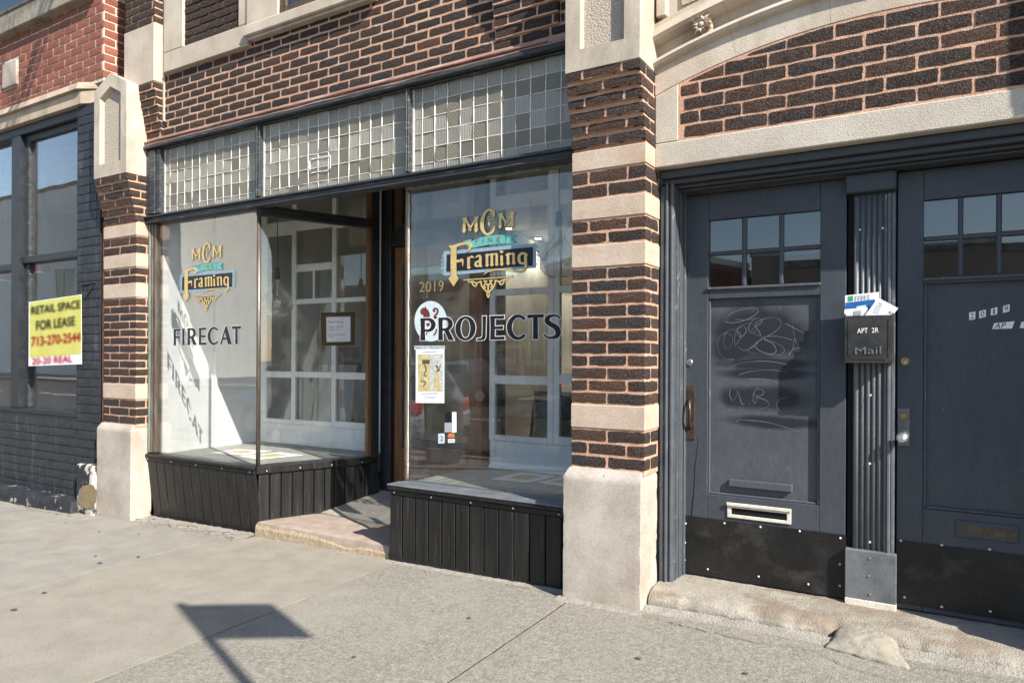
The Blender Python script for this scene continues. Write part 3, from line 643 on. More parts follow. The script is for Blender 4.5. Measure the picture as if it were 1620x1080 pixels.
# corbelled pilasters beside the two capitals
def pilaster(x0, x1, zb, right):
    n = 7; p = .0648
    bd = part('pilaster', MB().box(x0+.004, x1-.004, .02, YW+.05, zb+n*p-.002, WT), 'mortar', wall)
    for c in range(n):
        fy = YW-.0125*(c+1)
        part('corbel_bed', MB().box(x0+.004, x1-.004, fy+.004, YW+.03, zb+c*p, zb+(c+1)*p-.0006), 'mortar', wall)
        s = x0-(.1 if c % 2 else 0)
        while s < x1-.03:
            a, b = max(s, x0), min(s+.2, x1); s += .2
            if b-a > .04: add_brick(B, wall, (a+b)/2, fy, zb+c*p+p/2+.003, round(b-a-.011, 3), p-.014, .085)
        add_brick(B, wall, x1+.0005, fy+(YW+.01-fy)/2, zb+c*p+p/2+.003, round(YW+.01-fy, 3), p-.014, .02, True)
    z1 = zb+n*p
    part('pilaster_block', MB().box(x0-.002, x1+.003, .008, YW+.05, z1, z1+.50), 'limestone', wall, bev=.006)
    z2 = z1+.50
    for c in range(int((WT-.05-z2)/p)):
        s = x0-(.1 if c % 2 else 0)
        while s < x1-.03:
            a, b = max(s, x0), min(s+.2, x1); s += .2
            if b-a > .04: add_brick(B, wall, (a+b)/2, .0125, z2+c*p+p/2, round(b-a-.011, 3), p-.0125, .085)
        add_brick(B, wall, x1+.0005, .057, z2+c*p+p/2, .088, p-.0125, .02, True)
pilaster(PL[0], PL[1], PY(262, 216, YW).z, True)
pilaster(PR[0], PR[1], ZW0+.0648, False)
# white caulk line beside the left pilaster
part('caulk_line', MB().box(PL[1]+.002, PL[1]+.022, YW-.012, YW+.01, PY(259, 193, YW).z, WT), 'limestone', wall, bev=.003)
# stone surround with a brick field, window with its sill further right
part('stone_surround', MB().box(x_fr0, PY(294, 60, YW).x, YW-.03, YW+.08, z_fr+.155, WT).box(x_fr0, x_fr1-.002, YW-.03, YW+.08, z_fr, z_fr+.1548).box(PY(382, 40, YW).x, x_fr1-.002, YW-.0305, YW+.08, z_fr+.155, WT), 'limestone', wall, bev=.005)
part('stone_drip', MB().box(x_fr0+.005, x_fr1-.004, YW-.04, YW+.01, z_fr-.02, z_fr-.001), 'limestone', wall, bev=.006)
course_field(B, wall, PY(294, 60, YW).x, PY(382, 40, YW).x, z_fr+.16, WT-.05, YW-.012, .0648, .2005, J=.0145)
sill = part('window_sill', MB().prism([(x_fr1, z_sill), (x_w1, z_sill), (x_w1, z_sill+.085), (x_fr1, z_sill+.085)], YW-.075, YW+.1), 'limestone', wall, bev=.008)
part('sill_lip', MB().box(x_fr1+.02, x_w1-.02, YW-.05, YW+.1, z_sill-.022, z_sill-.001), 'limestone', wall, bev=.004)
xj0, xj1 = PY(447, 10, YW).x, PY(560, 0, YW).x
part('stone_jamb', MB().box(x_fr1, xj0, YW-.045, YW+.12, z_sill+.086, WT), 'limestone', wall, bev=.006)
part('stone_jamb', MB().box(xj1, x_w1, YW-.045, YW+.12, z_sill+.086, WT), 'limestone', wall, bev=.006)
uw = part('upper_window', MB().box(xj0+.002, xj0+.07, YW-.03, YW+.002, z_sill+.15, WT).box(xj1-.07, xj1-.002, YW-.03, YW+.002, z_sill+.15, WT).box(xj0+.002, xj1-.002, YW-.032, YW+.002, z_sill+.087, z_sill+.1498).box((xj0+xj1)/2-.03, (xj0+xj1)/2+.03, YW-.028, YW+.002, z_sill+.1502, WT), 'wood_worn', shop, bev=.003)
part('pane', MB().box(xj0+.07, xj1-.07, YW-.008, YW-.004, z_sill+.15, WT), 'opp_window', uw)
# rusty flashing over the transom and the shell that closes the shop behind
rb = MB()
for k in range(60):
    a, b = -5.98+k*4.19/60, -5.98+(k+1)*4.19/60
    w0, w1 = noise.noise(Vector((a*4, 0, 0)))*.006, noise.noise(Vector((b*4, 0, 0)))*.006
    rb.add([(a, YW-.035, 3.226+w0), (b, YW-.035, 3.226+w1), (b, YW-.006, ZW0+.002), (a, YW-.006, ZW0+.002)], [(0, 1, 2, 3)])
part('flashing', rb, 'flashing', wall, recalc=False)
part('flashing_lip', MB().tube([(-5.98+k*.21, YW-.033, 3.252+noise.noise(Vector((k*1.3, 2, 0)))*.004) for k in range(20)], .007, 6), 'flashing', wall)
for nm, bx, mm in (('roof_slab', (-6.485, 1.3, .16, 8., WT, WT+.15), 'limestone'), ('end_wall', (-6.485, -6.05, .36, 8., -.3, WT), 'gallery_wall'), ('party_wall', (-1.78, -1.40, .36, 8., -.3, WT), 'gallery_wall'),
                   ('rear_wall', (-6.05, -1.78, 7.9, 8., -.3, WT), 'gallery_wall'), ('ceiling', (-6.05, -1.78, .345, 7.9, 3.42, 3.5), 'ceiling_white'), ('gallery_floor', (-6.05, -1.78, 1.34, 7.9, .05, .2), 'gallery_floor')):
    box(nm, *bx, mm, shop, 0)

# --- transom of prism glass tiles
def came_panel(x0, x1, z0, z1, ncol, seed, yg=.135):
    rg = MB(); o_ = [(x0-.012, z0-.004), (x1+.012, z0-.004), (x1+.012, z1+.004), (x0-.012, z1+.004)]; i_ = [(x0, z0), (x1, z0), (x1, z1), (x0, z1)]
    rg.add([(x, y, z) for y in (yg-.012, yg+.02) for L_ in (o_, i_) for x, z in L_], [f_ for k in range(4) for f_ in ((k, (k+1) % 4, (k+1) % 4+4, k+4), (k+8, k+12, (k+1) % 4+12, (k+1) % 4+8), (k, k+8, (k+1) % 4+8, (k+1) % 4), (k+4, (k+1) % 4+4, (k+1) % 4+12, k+12))])
    fr = part('transom_panel', rg, 'came', shop)
    r = random.Random(seed); tw = (x1-x0)/(ncol-.15); th = .1015; rows = int((z1-z0)/th)+1; pat = {}
    xs_ = [x0]+[x0+tw*(.62+i) for i in range(ncol-1)]+[x1]
    zs_ = [z1]; 
    while zs_[-1] > z0+.02: zs_.append(max(z0, zs_[-1]-th))
    lat = MB()
    def wob(x, z): return noise.noise(Vector((x*2.2, z*2.2, seed)))*.006, noise.noise(Vector((x*2.2, z*2.2, seed+9)))*.006
    for i in range(1, len(xs_)-1):
        pts = [(xs_[i]+wob(xs_[i], z)[0], yg-.004, z+wob(xs_[i], z)[1]*0) for z in zs_]; lat.tube(pts, .0042, 6)
    for z in zs_[1:-1]:
        pts = [(x, yg-.0045, z+wob(x, z)[1]) for x in xs_]; lat.tube(pts, .0034, 6)
    part('came_lattice', lat, 'came', fr, smooth=True)
    for ri in range(len(zs_)-1):
        for ci in range(len(xs_)-1):
            a, b, c, d = xs_[ci], xs_[ci+1], zs_[ri+1], zs_[ri]
            if d-c < .012: continue
            dots = ri in (1, 4) or r.random() < .07 if ri > 0 else False
            if ci < 1: dots = False
            cx_, cz_ = (a+b)/2, (c+d)/2; w_, h_ = b-a-.003, d-c-.003
            t1, t2 = r.uniform(-.07, .07), r.uniform(-.07, .07)
            vs = []
            for y in (-.004, .004):
                for sx, sz in ((-1, -1), (1, -1), (1, 1), (-1, 1)):
                    wx, wz = wob(cx_+sx*w_/2, cz_+sz*h_/2)
                    vs.append((cx_+sx*w_/2+wx, yg+y+sx*w_/2*t1+sz*h_/2*t2, cz_+sz*h_/2+wz))
            part('prism_tile', MB().add(vs, [(0, 1, 2, 3), (7, 6, 5, 4), (1, 0, 4, 5), (2, 1, 5, 6), (3, 2, 6, 7), (0, 3, 7, 4)]), 'prism_dimpled' if dots else 'prism_ribbed', fr, recalc=False)
    return fr
def caulked_tile(x0, x1, z0, z1, y):
    q = [(x0, z0), (x1, z0), (x1, z1), (x0, z1), (x0, z0)]
    part('white_caulk', MB().tube([(x+noise.noise(Vector((x*40, z*40, 1)))*.006, y, z+noise.noise(Vector((x*40, z*40, 7)))*.006) for (xa, za), (xb, zb) in zip(q, q[1:]) for x, z in [(xa+(xb-xa)*k/6, za+(zb-za)*k/6) for k in range(6)]], [.0025, .005, .002, .0035]*6, 5), 'ink_white', shop, smooth=True)
ZB0, ZB1 = 2.552, 2.612; ZH0, ZH1 = 3.185, 3.226
xt = [PY(p, 300, .10).x for p in (257, 404, 414, 640, 651)]
came_panel(xt[0], xt[1], ZB1+.012, ZH0, 12, 3); came_panel(xt[2], xt[3], ZB1+.012, ZH0, 14, 4); came_panel(xt[4], P2L-.012, ZB1+.012, ZH0, 12, 5)
ca, cb = PY(490.5, 275, .128), PY(523, 247, .128); caulked_tile(ca.x, cb.x, ca.z, cb.z, .126)
bar = part('transom_bar', MB().box(-5.985, P2L+.02, .082, .17, ZB0+.012, ZB1-.016).box(-5.985, P2L+.02, .062, .171, ZB1-.0158, ZB1).box(-5.985, P2L+.02, .07, .172, ZB0, ZB0+.0118).box(-5.985, P2L+.02, .098, .169, ZB1+.0002, ZB1+.014), 'black_trim', shop, bev=.004)
part('transom_head', MB().box(-5.985, P2L+.02, .055, .17, ZH0+.008, ZH1-.006).box(-5.985, P2L+.02, .10, .168, ZH0-.006, ZH0+.0078), 'black_trim', shop, bev=.005)
for a, b in ((-5.985, xt[0]-.014), (xt[1]+.013, xt[2]-.013), (xt[3]+.013, xt[4]-.013)):
    part('transom_mullion', MB().box(a, b, .085, .165, ZB1+.0142, ZH0-.0062).box(a+(b-a)*.3, a+(b-a)*.7, .074, .0848, ZB1+.0142, ZH0-.0062), 'black_trim', shop, bev=.004)
# boarding that shuts the space behind the transom lights
part('soffit', MB().box(-5.985, P2L, .172, 1.9, 3.36, 3.4), 'white_paint', shop)

# --- left bay
ZS = .548
YG = .15; XC = -4.578; XB, YB = -4.20, 1.04        # front corner, rear end of the splayed side
bayL = part('shop_window', MB().box(-5.93, XC, .12, .19, ZS-.03, ZS-.004), 'black_paint', shop)
tag(bayL, 'left show window with splayed side and white display wall')
part('glass', MB().box(-5.90, XC+.0, YG, YG+.006, ZS, ZB0), 'glass', bayL)
part('jamb', MB().box(-5.985, -5.962, .105, .20, ZS, ZB0-.001), 'verdigris', bayL, bev=.005)
part('jamb_bead', MB().box(-5.9615, -5.94, .118, .19, ZS, ZB0-.001).box(-5.9398, -5.905, .128, .188, ZS, ZB0-.001), 'bronze', bayL, bev=.006)
part('corner_post', MB().tube([(XC, .142, ZS-.01), (XC, .142, ZB0)], .017, 10), 'bronze', bayL, smooth=True)
def ret(s, off=0.):                                # point along the splayed side, pushed into the bay by off
    d = Vector((XB-XC, YB-.13)); L_ = d.length; n_ = Vector((-d.y, d.x))/L_
    return Vector((XC, .14))+d*s+n_*off
def ret_box(name, s0, s1, o0, o1, z0, z1, m, parent, bev=.003, z0b=None):
    q = [ret(s0, o0), ret(s1, o0), ret(s1, o1), ret(s0, o1)]; mb = MB()
    zb = [z0, z0 if z0b is None else z0b]; zz = [zb[0], zb[1], zb[1], zb[0]]
    mb.add([(p.x, p.y, z) for p, z in zip(q, zz)]+[(p.x, p.y, z1) for p in q], [(0, 1, 2, 3), (7, 6, 5, 4), (0, 4, 5, 1), (1, 5, 6, 2), (2, 6, 7, 3), (3, 7, 4, 0)])
    return part(name, mb, m, parent, bev=bev)
ret_box('side_glass', .01, .93, .003, .009, ZS, ZB0-.055, 'glass', bayL, 0)
ret_box('upper_side_glass', .01, .93, .003, .009, ZB0+.025, 3.35, 'glass', bayL, 0)
ret_box('side_rail', -.01, 1.0, -.03, .05, ZB0-.055, ZB0+.024, 'black_paint', bayL, .012)
ret_box('side_rail_lip', -.01, 1.0, -.045, -.0305, ZB0-.015, ZB0+.012, 'black_paint', bayL, .004)
ret_box('side_jamb', .93, .965, -.012, .04, ZS, 3.35, 'wood_brown', bayL)
ret_box('post', .966, 1.03, -.03, .06, .1, 3.35, 'black_paint', bayL)
# stall riser boards (battered front, straight splay)
def riser(name, x0, x1, yt, yb, n, z0f, label):
    cap = part(name, MB().box(x0-.008, x1+.008, yt-.022, yt+.12, ZS-.030, ZS-.006).box(x0, x1, yt-.006, yt+.11, ZS-.066, ZS-.0302), 'kick_black', shop, bev=.006)
    tag(cap, label)
    for i in range(n):
        a = x0+(x1-x0)*i/n+.0038; b = x0+(x1-x0)*(i+1)/n-.0038; zt = ZS-.0665
        part('board', MB().add([(a, yt, zt), (b, yt, zt), (b, yb, z0f(b)), (a, yb, z0f(a)), (a, yt+.02, zt), (b, yt+.02, zt), (b, yb+.02, z0f(b)), (a, yb+.02, z0f(a))],
             [(0, 3, 2, 1), (4, 5, 6, 7), (0, 1, 5, 4), (1, 2, 6, 5), (2, 3, 7, 6), (3, 0, 4, 7)]), 'kick_black', cap, bev=.0035)
    part('backing', MB().box(x0, x1, yt+.021+max(0, yb-yt), yt+.10+max(0, yb-yt), -.1, ZS-.066), 'void', cap)
    part('base_strip', MB().box(x0, x1, yb-.004, yb+.012, z0f(x0)-.03, z0f((x0+x1)/2)+.014), 'kick_black', cap)
    return cap
rl = riser('stall_riser', -5.975, XC+.01, .105, .165, 12, lambda x: gz(x, 0)-.008+.012, 'black boarded stall riser under the left window, leaning inward')
for i in range(5):
    x = -5.96+i*.335; part('rivet', MB().lathe([(.0, -.001), (.0062, 0), (.005, .003), (.0, .0045)], (x, .098, ZS-.048), 10, 'y'), 'rivet', rl, smooth=True)
rs = ret_box('side_stall_riser', -.02, 1.02, -.03, .11, ZS-.066, ZS-.006, 'kick_black', shop, .006); tag(rs, 'black boarded stall riser along the splayed entrance side')
def entry_z(y): return .1185+max(0, (y-.60))*.235
for i in range(11):
    s0, s1 = i/11+.001, (i+1)/11-.001
    ret_box('board', s0+.003, s1-.003, -.012, .006, entry_z(ret(s0).y)-.01, ZS-.0665, 'kick_black', rs, .003, entry_z(ret(s1).y)-.01)
ret_box('backing', .01, 1.0, .008, .06, 0, ZS-.066, 'void', rs, 0)
for i in range(4):
    q = ret(.06+.27*i, -.036); part('rivet', MB().lathe([(.0, -.003), (.0065, 0), (.005, .004), (.0, .006)], (q.x, q.y, ZS-.042), 10, 'y'), 'rivet', rs, smooth=True)

# --- right bay
XR = -3.145; YGR = .215
bayR = part('shop_window', MB().box(XR-.02, P2L, YGR-.03, YGR+.05, ZS-.006, ZS+.008), 'plate_grey', shop, bev=.004)
tag(bayR, 'right show window beside the banded pier')
part('glass', MB().box(XR, P2L+.01, YGR, YGR+.006, ZS+.009, ZB0), 'glass', bayR)
part('corner_post', MB().box(XR-.016, XR+.008, YGR-.016, YGR+.014, ZS+.0085, ZB0), 'bronze', bayR, bev=.005)
part('putty', MB().tube([(XR+.012+noise.noise(Vector((0, 0, k*.9)))*.004, YGR-.008, ZS+.02+k*.05) for k in range(40)], [.003+abs(noise.noise(Vector((3, 0, k*1.7))))*.005 for k in range(40)], 6), 'slot_cream', bayR, smooth=True)
part('side_glass', MB().box(XR-.004, XR+.002, YGR+.015, 1.02, ZS+.009, 3.3), 'glass', bayR)
part('side_post', MB().box(XR-.015, XR+.075, 1.021, 1.09, .2, 3.35), 'wood_brown', bayR, bev=.004)
part('top_strip', MB().box(XR, P2L, .173, .23, ZB0-.014, ZB0+.02), 'verdigris', bayR, bev=.004)
rr = riser('stall_riser', -3.185, P2L+.01, .08, .082, 13, lambda x: gz(x, 0)+.012, 'black boarded stall riser under the right window')
part('sill_board', MB().box(-3.193, P2L+.01, .056, YGR-.0305, ZS-.0055, ZS+.006), 'plate_grey', rr, bev=.004)
part('side_boards', MB().box(-3.184, -3.165, .102, 1.1, .1, ZS-.067), 'kick_black', rr, bev=.004)
for i, px in enumerate((624, 682.6, 745, 812, 884.5)):
    q = PY(px, 780, .075); part('rivet', MB().lathe([(.0, -.001), (.0062, 0), (.005, .003), (.0, .0045)], (q.x, .073, ZS-.048), 10, 'y'), 'rivet', rr, smooth=True)

# --- entrance: step, floor, door
rough_block('entry_step', XC+.006, -3.215, .118, .60, gz(-4, 0)-.10, .118, 'granite', shop, step=.03, amp=.003, rnd=.018, freq=14)
agg = MB(); n = 60
for k in range(n):                                     # broken exposed-aggregate face of the step
    for j in range(5):
        x = XC+.008+(-3.217-XC-.008)*k/(n-1); zt = .098-.035*max(0, math.exp(-((x+3.62)/.16)**2))-.015*max(0, math.exp(-((x+3.3)/.12)**2)); zb = gz(x, 0)-.03
        z = zb+(zt-zb)*j/4; agg.v.append((x, .110+noise.noise(Vector((x*30, z*30, 0)))*.006+(.012 if j == 4 else 0), z))
for k in range(n-1):
    for j in range(4): agg.f.append((k*5+j, (k+1)*5+j, (k+1)*5+j+1, k*5+j+1))
step_f = part('step_face', agg, 'aggregate', shop, recalc=False)
ef = MB().slab([(XC-.0, .605), (-3.19, .605), (-3.19, 1.34), (-4.6, 1.34)], -.1, lambda x, y: entry_z(y)+.001); part('entry_floor', ef, 'entry_concrete', shop)
part('entry_wall', MB().box(-3.12, -3.06, 1.09, 1.35, .1, 3.36), 'black_paint', shop)
YD = 1.17
part('door_frame', MB().box(-4.20, -4.085, YD-.05, YD+.08, .2, 3.36).box(-3.16, -3.10, YD-.05, YD+.08, .2, 3.36).box(-4.0845, -3.1605, YD-.04, YD+.08, 2.345, 2.47).box(-4.0845, -3.1605, YD-.06, YD-.0402, 2.44, 2.475), 'black_paint', shop, bev=.006)
sd = part('shop_door', MB().box(-4.083, -3.95, YD, YD+.045, .25, 2.343).box(-3.30, -3.162, YD, YD+.045, .25, 2.343).box(-3.9498, -3.3002, YD+.001, YD+.044, 2.16, 2.343).box(-3.9498, -3.3002, YD+.001, YD+.044, .25, .62), 'wood_brown', shop, bev=.004)
part('door_pane', MB().box(-3.9495, -3.3005, YD+.02, YD+.026, .6205, 2.1595), 'glass_dark', sd)
part('lower_rail', MB().box(-3.949, -3.301, YD-.012, YD+.0005, .64, .70).box(-3.949, -3.301, YD-.008, YD+.0005, .40, .46), 'wood_worn', sd, bev=.004)
part('door_stop', MB().box(-3.985, -3.9505, YD-.014, YD-.0005, .62, 2.17), 'black_paint', sd, bev=.003)
ft = part('door_transom', MB().box(-4.084, -4.0, YD-.01, YD+.05, 2.476, 3.35).box(-3.24, -3.161, YD-.01, YD+.05, 2.476, 3.35).box(-3.9995, -3.2405, YD-.009, YD+.05, 2.476, 2.545), 'wood_worn', shop, bev=.004)
part('pane', MB().box(-3.9995, -3.2405, YD+.02, YD+.026, 2.546, 3.35), 'glass_dark', ft)
part('orange_mark', MB().lathe([(.0, 0), (.02, .0), (.018, .0015), (.0, .002)], (*PZ(587, 811, entry_z(.8)+.002)[:2], entry_z(PZ(587, 811, .2).y)+.0015), 7), 'orange_mark', shop)

# --- display floors and partitions
fl = MB(); 
part('display_floor', MB().add([(-5.95, .156, ZS-.012), (XC, .156, ZS-.012), (XB-.04, 1.05, ZS-.012), (XB-.04, 1.36, ZS-.012), (-5.95, 1.36, ZS-.012)], [(0, 1, 2, 3, 4)]), 'plank_grey', shop, recalc=False)
dfl = part('plank_floor', MB().box(XR+.004, -1.80, .222, 1.16, ZS-.05, ZS-.012), 'joint_dark', shop)
for k in range(15):
    x = XR+.006+k*.09
    part('plank', MB().box(x, min(x+.086, -1.80), .224, 1.14, ZS-.0118, ZS-.002), 'plank_grey', dfl, bev=.002)
# white side wall of the left display: two boards with a step between, then a post
part('display_wall', MB().box(-6.04, -5.905, .20, .46, ZS-.02, 3.35).box(-6.04, -5.925, .46, .72, ZS-.02, 3.35), 'white_paint', shop, bev=.004)
part('display_wall', MB().box(-6.04, -5.89, .7205, .745, ZS-.02, PY(337, 556, .73).z).box(-6.04, -5.92, .7455, 1.32, ZS-.02, 3.35), 'white_paint', shop, bev=.004)
def partition(Y, cols, name, ztop, label, sx0, sx1, panel_top, stile_z0):
    """cols: list of (x0px,x1px,[(ytop,ybot),...]) pane openings in photo pixels on plane Y"""
    root = part(name, MB().box(sx0, sx1, Y, Y+.03, stile_z0, panel_top), 'white_wood', shop, bev=.004); tag(root, label)
    panes = []
    for x0, x1, rows in cols:
        xm = (x0+x1)/2; X0, X1 = PY(x0, 560, Y).x, PY(x1, 560, Y).x
        panes.append((X0, X1, [(zat(xm, a, Y), zat(xm, b, Y)) for a, b in rows]))
    edges = [sx0]+[(panes[i][1]+panes[i+1][0])/2 for i in range(len(panes)-1)]+[sx1]
    for i, (X0, X1, rows) in enumerate(panes):
        a, b = edges[i]+.001, edges[i+1]-.001
        leaf = part('sash', MB().box(a, X0, Y-.012, Y+.028, panel_top+.001, ztop).box(X1, b, Y-.012, Y+.028, panel_top+.001, ztop), 'white_wood', root, bev=.004)
        zs_ = [ztop]+[z for r_ in rows for z in r_]+[panel_top+.0012]
        for k in range(0, len(zs_), 2):
            if zs_[k]-zs_[k+1] > .004: part('rail', MB().box(X0+.0003, X1-.0003, Y-.0115, Y+.0275, zs_[k+1], zs_[k]), 'white_wood', root, bev=.003)
        for zt, zb in rows: part('pane', MB().box(X0+.0005, X1-.0005, Y+.008, Y+.012, zb+.0005, zt-.0005), 'glass_dark', root)
    return root
partition(1.24, [(421.5, 462, [(300, 352), (373, 587), (597, 662)]), (468.5, 525.5, [(300, 345), (362, 417), (428, 472), (480, 588), (597, 665)]), (532, 590, [(300, 348), (357, 470), (477, 589), (600, 668)])],
          'display_partition', 3.35, 'white sash partition at the back of the left display', -5.92, -4.16, zat(480, 672, 1.24), ZS-.01)
pR = partition(1.07, [(784, 867, [(270, 306), (328, 456), (466, 594), (608, 690)]), (886, 960, [(262, 296), (318, 450), (461, 592), (608, 693)])],
          'display_partition', 3.35, 'white sash partition at the back of the right display', XR+.115, -1.80, zat(820, 699, 1.07), ZS-.015)
part('bottom_rail', MB().box(XR+.12, -1.81, 1.05, 1.0695, ZS-.005, ZS+.02), 'white_wood', pR, bev=.003)
part('mullion', MB().box(PY(497, 450, 1.23).x-.012, PY(497, 450, 1.23).x+.012, 1.222, 1.2275, zat(497, 473, 1.23), zat(497, 427, 1.23)), 'white_wood', shop, bev=.003)

# ================================================================== ENTRANCE DOORS UNDER THE ARCH
YT = .14                                             # plane of lintel and brick tympanum
XA0, XA1 = P2R-.0, .80
AC = ((XA0+XA1)/2+.03, -.23); R_IN = 3.262           # centre and soffit radius of the segmental arch
def arch_z(x, R=R_IN): return AC[1]+math.sqrt(max(R*R-(x-AC[0])**2, 0))
ZL0, ZL1 = 2.44, 2.571; LEG = PY(1073, 180, YT).x
tym = part('tympanum', MB().prism([(XA0, ZL1-.02), (XA1, ZL1-.02)]+[(XA1-(XA1-XA0)*i/24, arch_z(XA1-(XA1-XA0)*i/24)+.03) for i in range(25)], YT+.003, YT+.2), 'mortar', shop)
tag(tym, 'brick field between lintel and arch')
part('lintel', MB().box(XA0, XA1, YT-.002, YT+.22, ZL0, ZL1), 'lintel_stone', shop, bev=.006)
def leg_top(x): return arch_z(x)
XLR = 2*AC[0]-LEG
part('arch_springer', MB().prism([(XA0, ZL1+.001), (LEG, ZL1+.001), (LEG, arch_z(LEG)-.003), (XA0, arch_z(XA0)-.003)], YT, YT+.2), 'lintel_stone', shop, bev=.005)
part('arch_springer', MB().box(XLR, XA1, YT, YT+.2, ZL1+.001, arch_z(XLR)-.004), 'lintel_stone', shop, bev=.005)
# bricks in the tympanum, cut to the arch
p = .0735; L = .2176; c = 0; z = ZL1+.012
while z < arch_z(AC[0]):
    s = LEG+.014-L*(.5 if c % 2 else 0)+(.02 if c % 2 == 0 else .0)
    while s < XLR-.02:
        a, b = max(s, LEG+.012), min(s+L-.012, XLR-.012); s += L
        if b-a < .03: continue
        n = 9; tops = [min(z+p-.012, arch_z(a+(b-a)*i/n)-.014) for i in range(n+1)]
        if max(tops) < z+.008: continue
        if min(tops) >= z+p-.0125: add_brick(B, tym, (a+b)/2, YT, z+(p-.012)/2, round(b-a, 3), p-.012, .05); continue
        pts = [(a+(b-a)*i/n, t) for i, t in enumerate(tops)]; keep = [q for q in pts if q[1] > z+.006]
        if len(keep) < 3: continue
        ol = [(keep[0][0], z), (keep[-1][0], z)]+[(q[0], q[1]+random.uniform(-.003, .001)) for q in reversed(keep)]
        cx_ = (keep[0][0]+keep[-1][0])/2; cz_ = z+.02
        add_brick(B, tym, cx_, YT, cz_, round(keep[-1][0]-keep[0][0], 3), .04, .05, False, [(x-cx_, zz-cz_) for x, zz in ol])
    z += p; c += 1
# moulded arch: voussoir band, roll, hollow, upper roll; swept along the arc as separate stones
prof = [(R_IN+.0, YT), (R_IN+.125, YT), (R_IN+.135, YT-.03), (R_IN+.150, YT-.042), (R_IN+.168, YT-.035), (R_IN+.185, YT+.02), (R_IN+.215, YT+.045), (R_IN+.255, YT+.035), (R_IN+.268, YT-.03), (R_IN+.285, YT-.045), (R_IN+.305, YT-.035), (R_IN+.335, YT-.02), (R_IN+.36, YT-.018), (R_IN+.36, YT+.2), (R_IN, YT+.2)]
def arc_sweep(a0, a1, n=14):
    mb = MB(); m = len(prof)
    for i in range(n+1):
        a = a0+(a1-a0)*i/n
        for r, y in prof: mb.v.append((AC[0]+r*math.sin(a), y, AC[1]+r*math.cos(a)))
    for i in range(n):
        for k in range(m): mb.f.append((i*m+k, i*m+(k+1) % m, (i+1)*m+(k+1) % m, (i+1)*m+k))
    mb.f += [tuple(range(m)), tuple(range(n*m+m-1, n*m-1, -1))]
    return mb
amax = math.asin((XA1-AC[0])/(R_IN)); nst = 5
for i in range(nst):
    a0 = -amax*1.06+2.12*amax*i/nst+.0002; a1 = -amax*1.06+2.12*amax*(i+1)/nst-.0002
    part('arch_stone', arc_sweep(a0, a1), 'limestone', shop)
# spandrel over the arch with a stippled sunk panel
sp = MB(); N = 24
pts = [(XA0+(XA1-XA0)*i/N, arch_z(XA0+(XA1-XA0)*i/N, R_IN+.35)) for i in range(N+1)]
sp.prism([(x, z) for x, z in pts]+[(XA1, 4.6), (XA0, 4.6)], YT+.03, YT+.2); spn = part('spandrel', sp, 'limestone', shop)
x0, x1 = PY(1048, 40, YT).x, PY(1057, 30, YT).x
part('spandrel_frame', MB().box(XA0+.012, x0+.03, YT-.03, YT+.028, arch_z(XA0, R_IN+.36)+.03, 4.6), 'limestone', shop, bev=.006)
xx = PY(1077, 20, YT).x
part('stippled_panel', MB().prism([(xx, arch_z(xx, R_IN+.40)), (-.3, arch_z(-.3, R_IN+.40)), (-.3, 4.6), (xx, 4.6)], YT+.018, YT+.05), 'limestone_stipple', shop)
# carved leaf rosette in the hollow
rc = PY(1112, 42, YT-.01); ro = MB()
for k in range(4):
    a = rad(45+90*k+12)
    for j in range(-2, 3):
        b_ = a+j*.26; r0 = .050-.006*abs(j)+(.012 if j in (-2, 2, 0) else 0)
        tip = Vector((math.cos(b_)*r0*1.2, -.018, math.sin(b_)*r0)); base1 = Vector((math.cos(b_+.18)*.018, -.026, math.sin(b_+.18)*.018)); base2 = Vector((math.cos(b_-.18)*.018, -.026, math.sin(b_-.18)*.018)); mid = (base1+base2)/2*1.5+Vector((0, -.014, 0))
        o = len(ro.v); ro.v += [tuple(rc+v_) for v_ in (base1, mid+(tip-mid)*.4+Vector((0, -.006, 0)), base2, tip, mid*.3+Vector((0, .03, 0)))]
        ro.f += [(o, o+1, o+3), (o+1, o+2, o+3), (o, o+2, o+1), (o, o+3, o+4), (o+2, o+4, o+3)]
ro.lathe([(.0, .04), (.012, .036), (.014, .028), (.010, .018)], rc, 10, 'y'); ro.lathe([(.05, -.03), (.045, .012), (.02, .022)], rc, 14, 'y')
part('carved_rosette', ro, 'limestone', shop)

# --- painted timber door-case
YD1 = .42; zt = .172
DX0, DX1 = PY(1085, 600, YD1).x, PY(1340, 600, YD1).x
dc = part('door_casing', MB().box(P2R+.001, DX0, YD1+.03, YD1+.14, .1, 2.345), 'door_paint', shop); tag(dc, 'moulded grey timber casing left of the first door')
edges = [(1041.5, .225), (1050, .215), (1057, .235), (1068.5, .275), (1074.5, .33), (1081, .39)]
xsx = [PY(a, 600, y).x for a, y in edges]+[DX0+.004]
for i in range(len(edges)):
    a, b, y = max(xsx[i], P2R+.002), xsx[i+1], edges[i][1]
    if i in (1, 2, 3): part('moulding', MB().tube([((a+b)/2, y+.012, zt-.02+(.0 if i else .0)), ((a+b)/2, y+.012, 2.36+.01*i)], (b-a)/2-.0005, 12).box(a+.0005, b-.0005, y+.012, YD1+.03, zt-.02, 2.36), 'grey_trim', dc, smooth=False)
    else: part('moulding', MB().box(a, b-.0006, y, YD1+.029, zt-.02, 2.36), 'grey_trim', dc, bev=.004)
part('head_casing', MB().box(P2R+.002, .79, .20, .30, 2.395, ZL0-.003).box(P2R+.003, .79, .235, .31, 2.368, 2.3945).box(P2R+.004, .79, .275, .34, 2.350, 2.3675).box(P2R+.005, .79, .31, YD1+.1, 2.338, 2.3495), 'door_paint', shop, bev=.004)
part('head_gap', MB().box(P2R, .80, .25, YD1+.2, 2.4, ZL0-.001), 'void', shop)
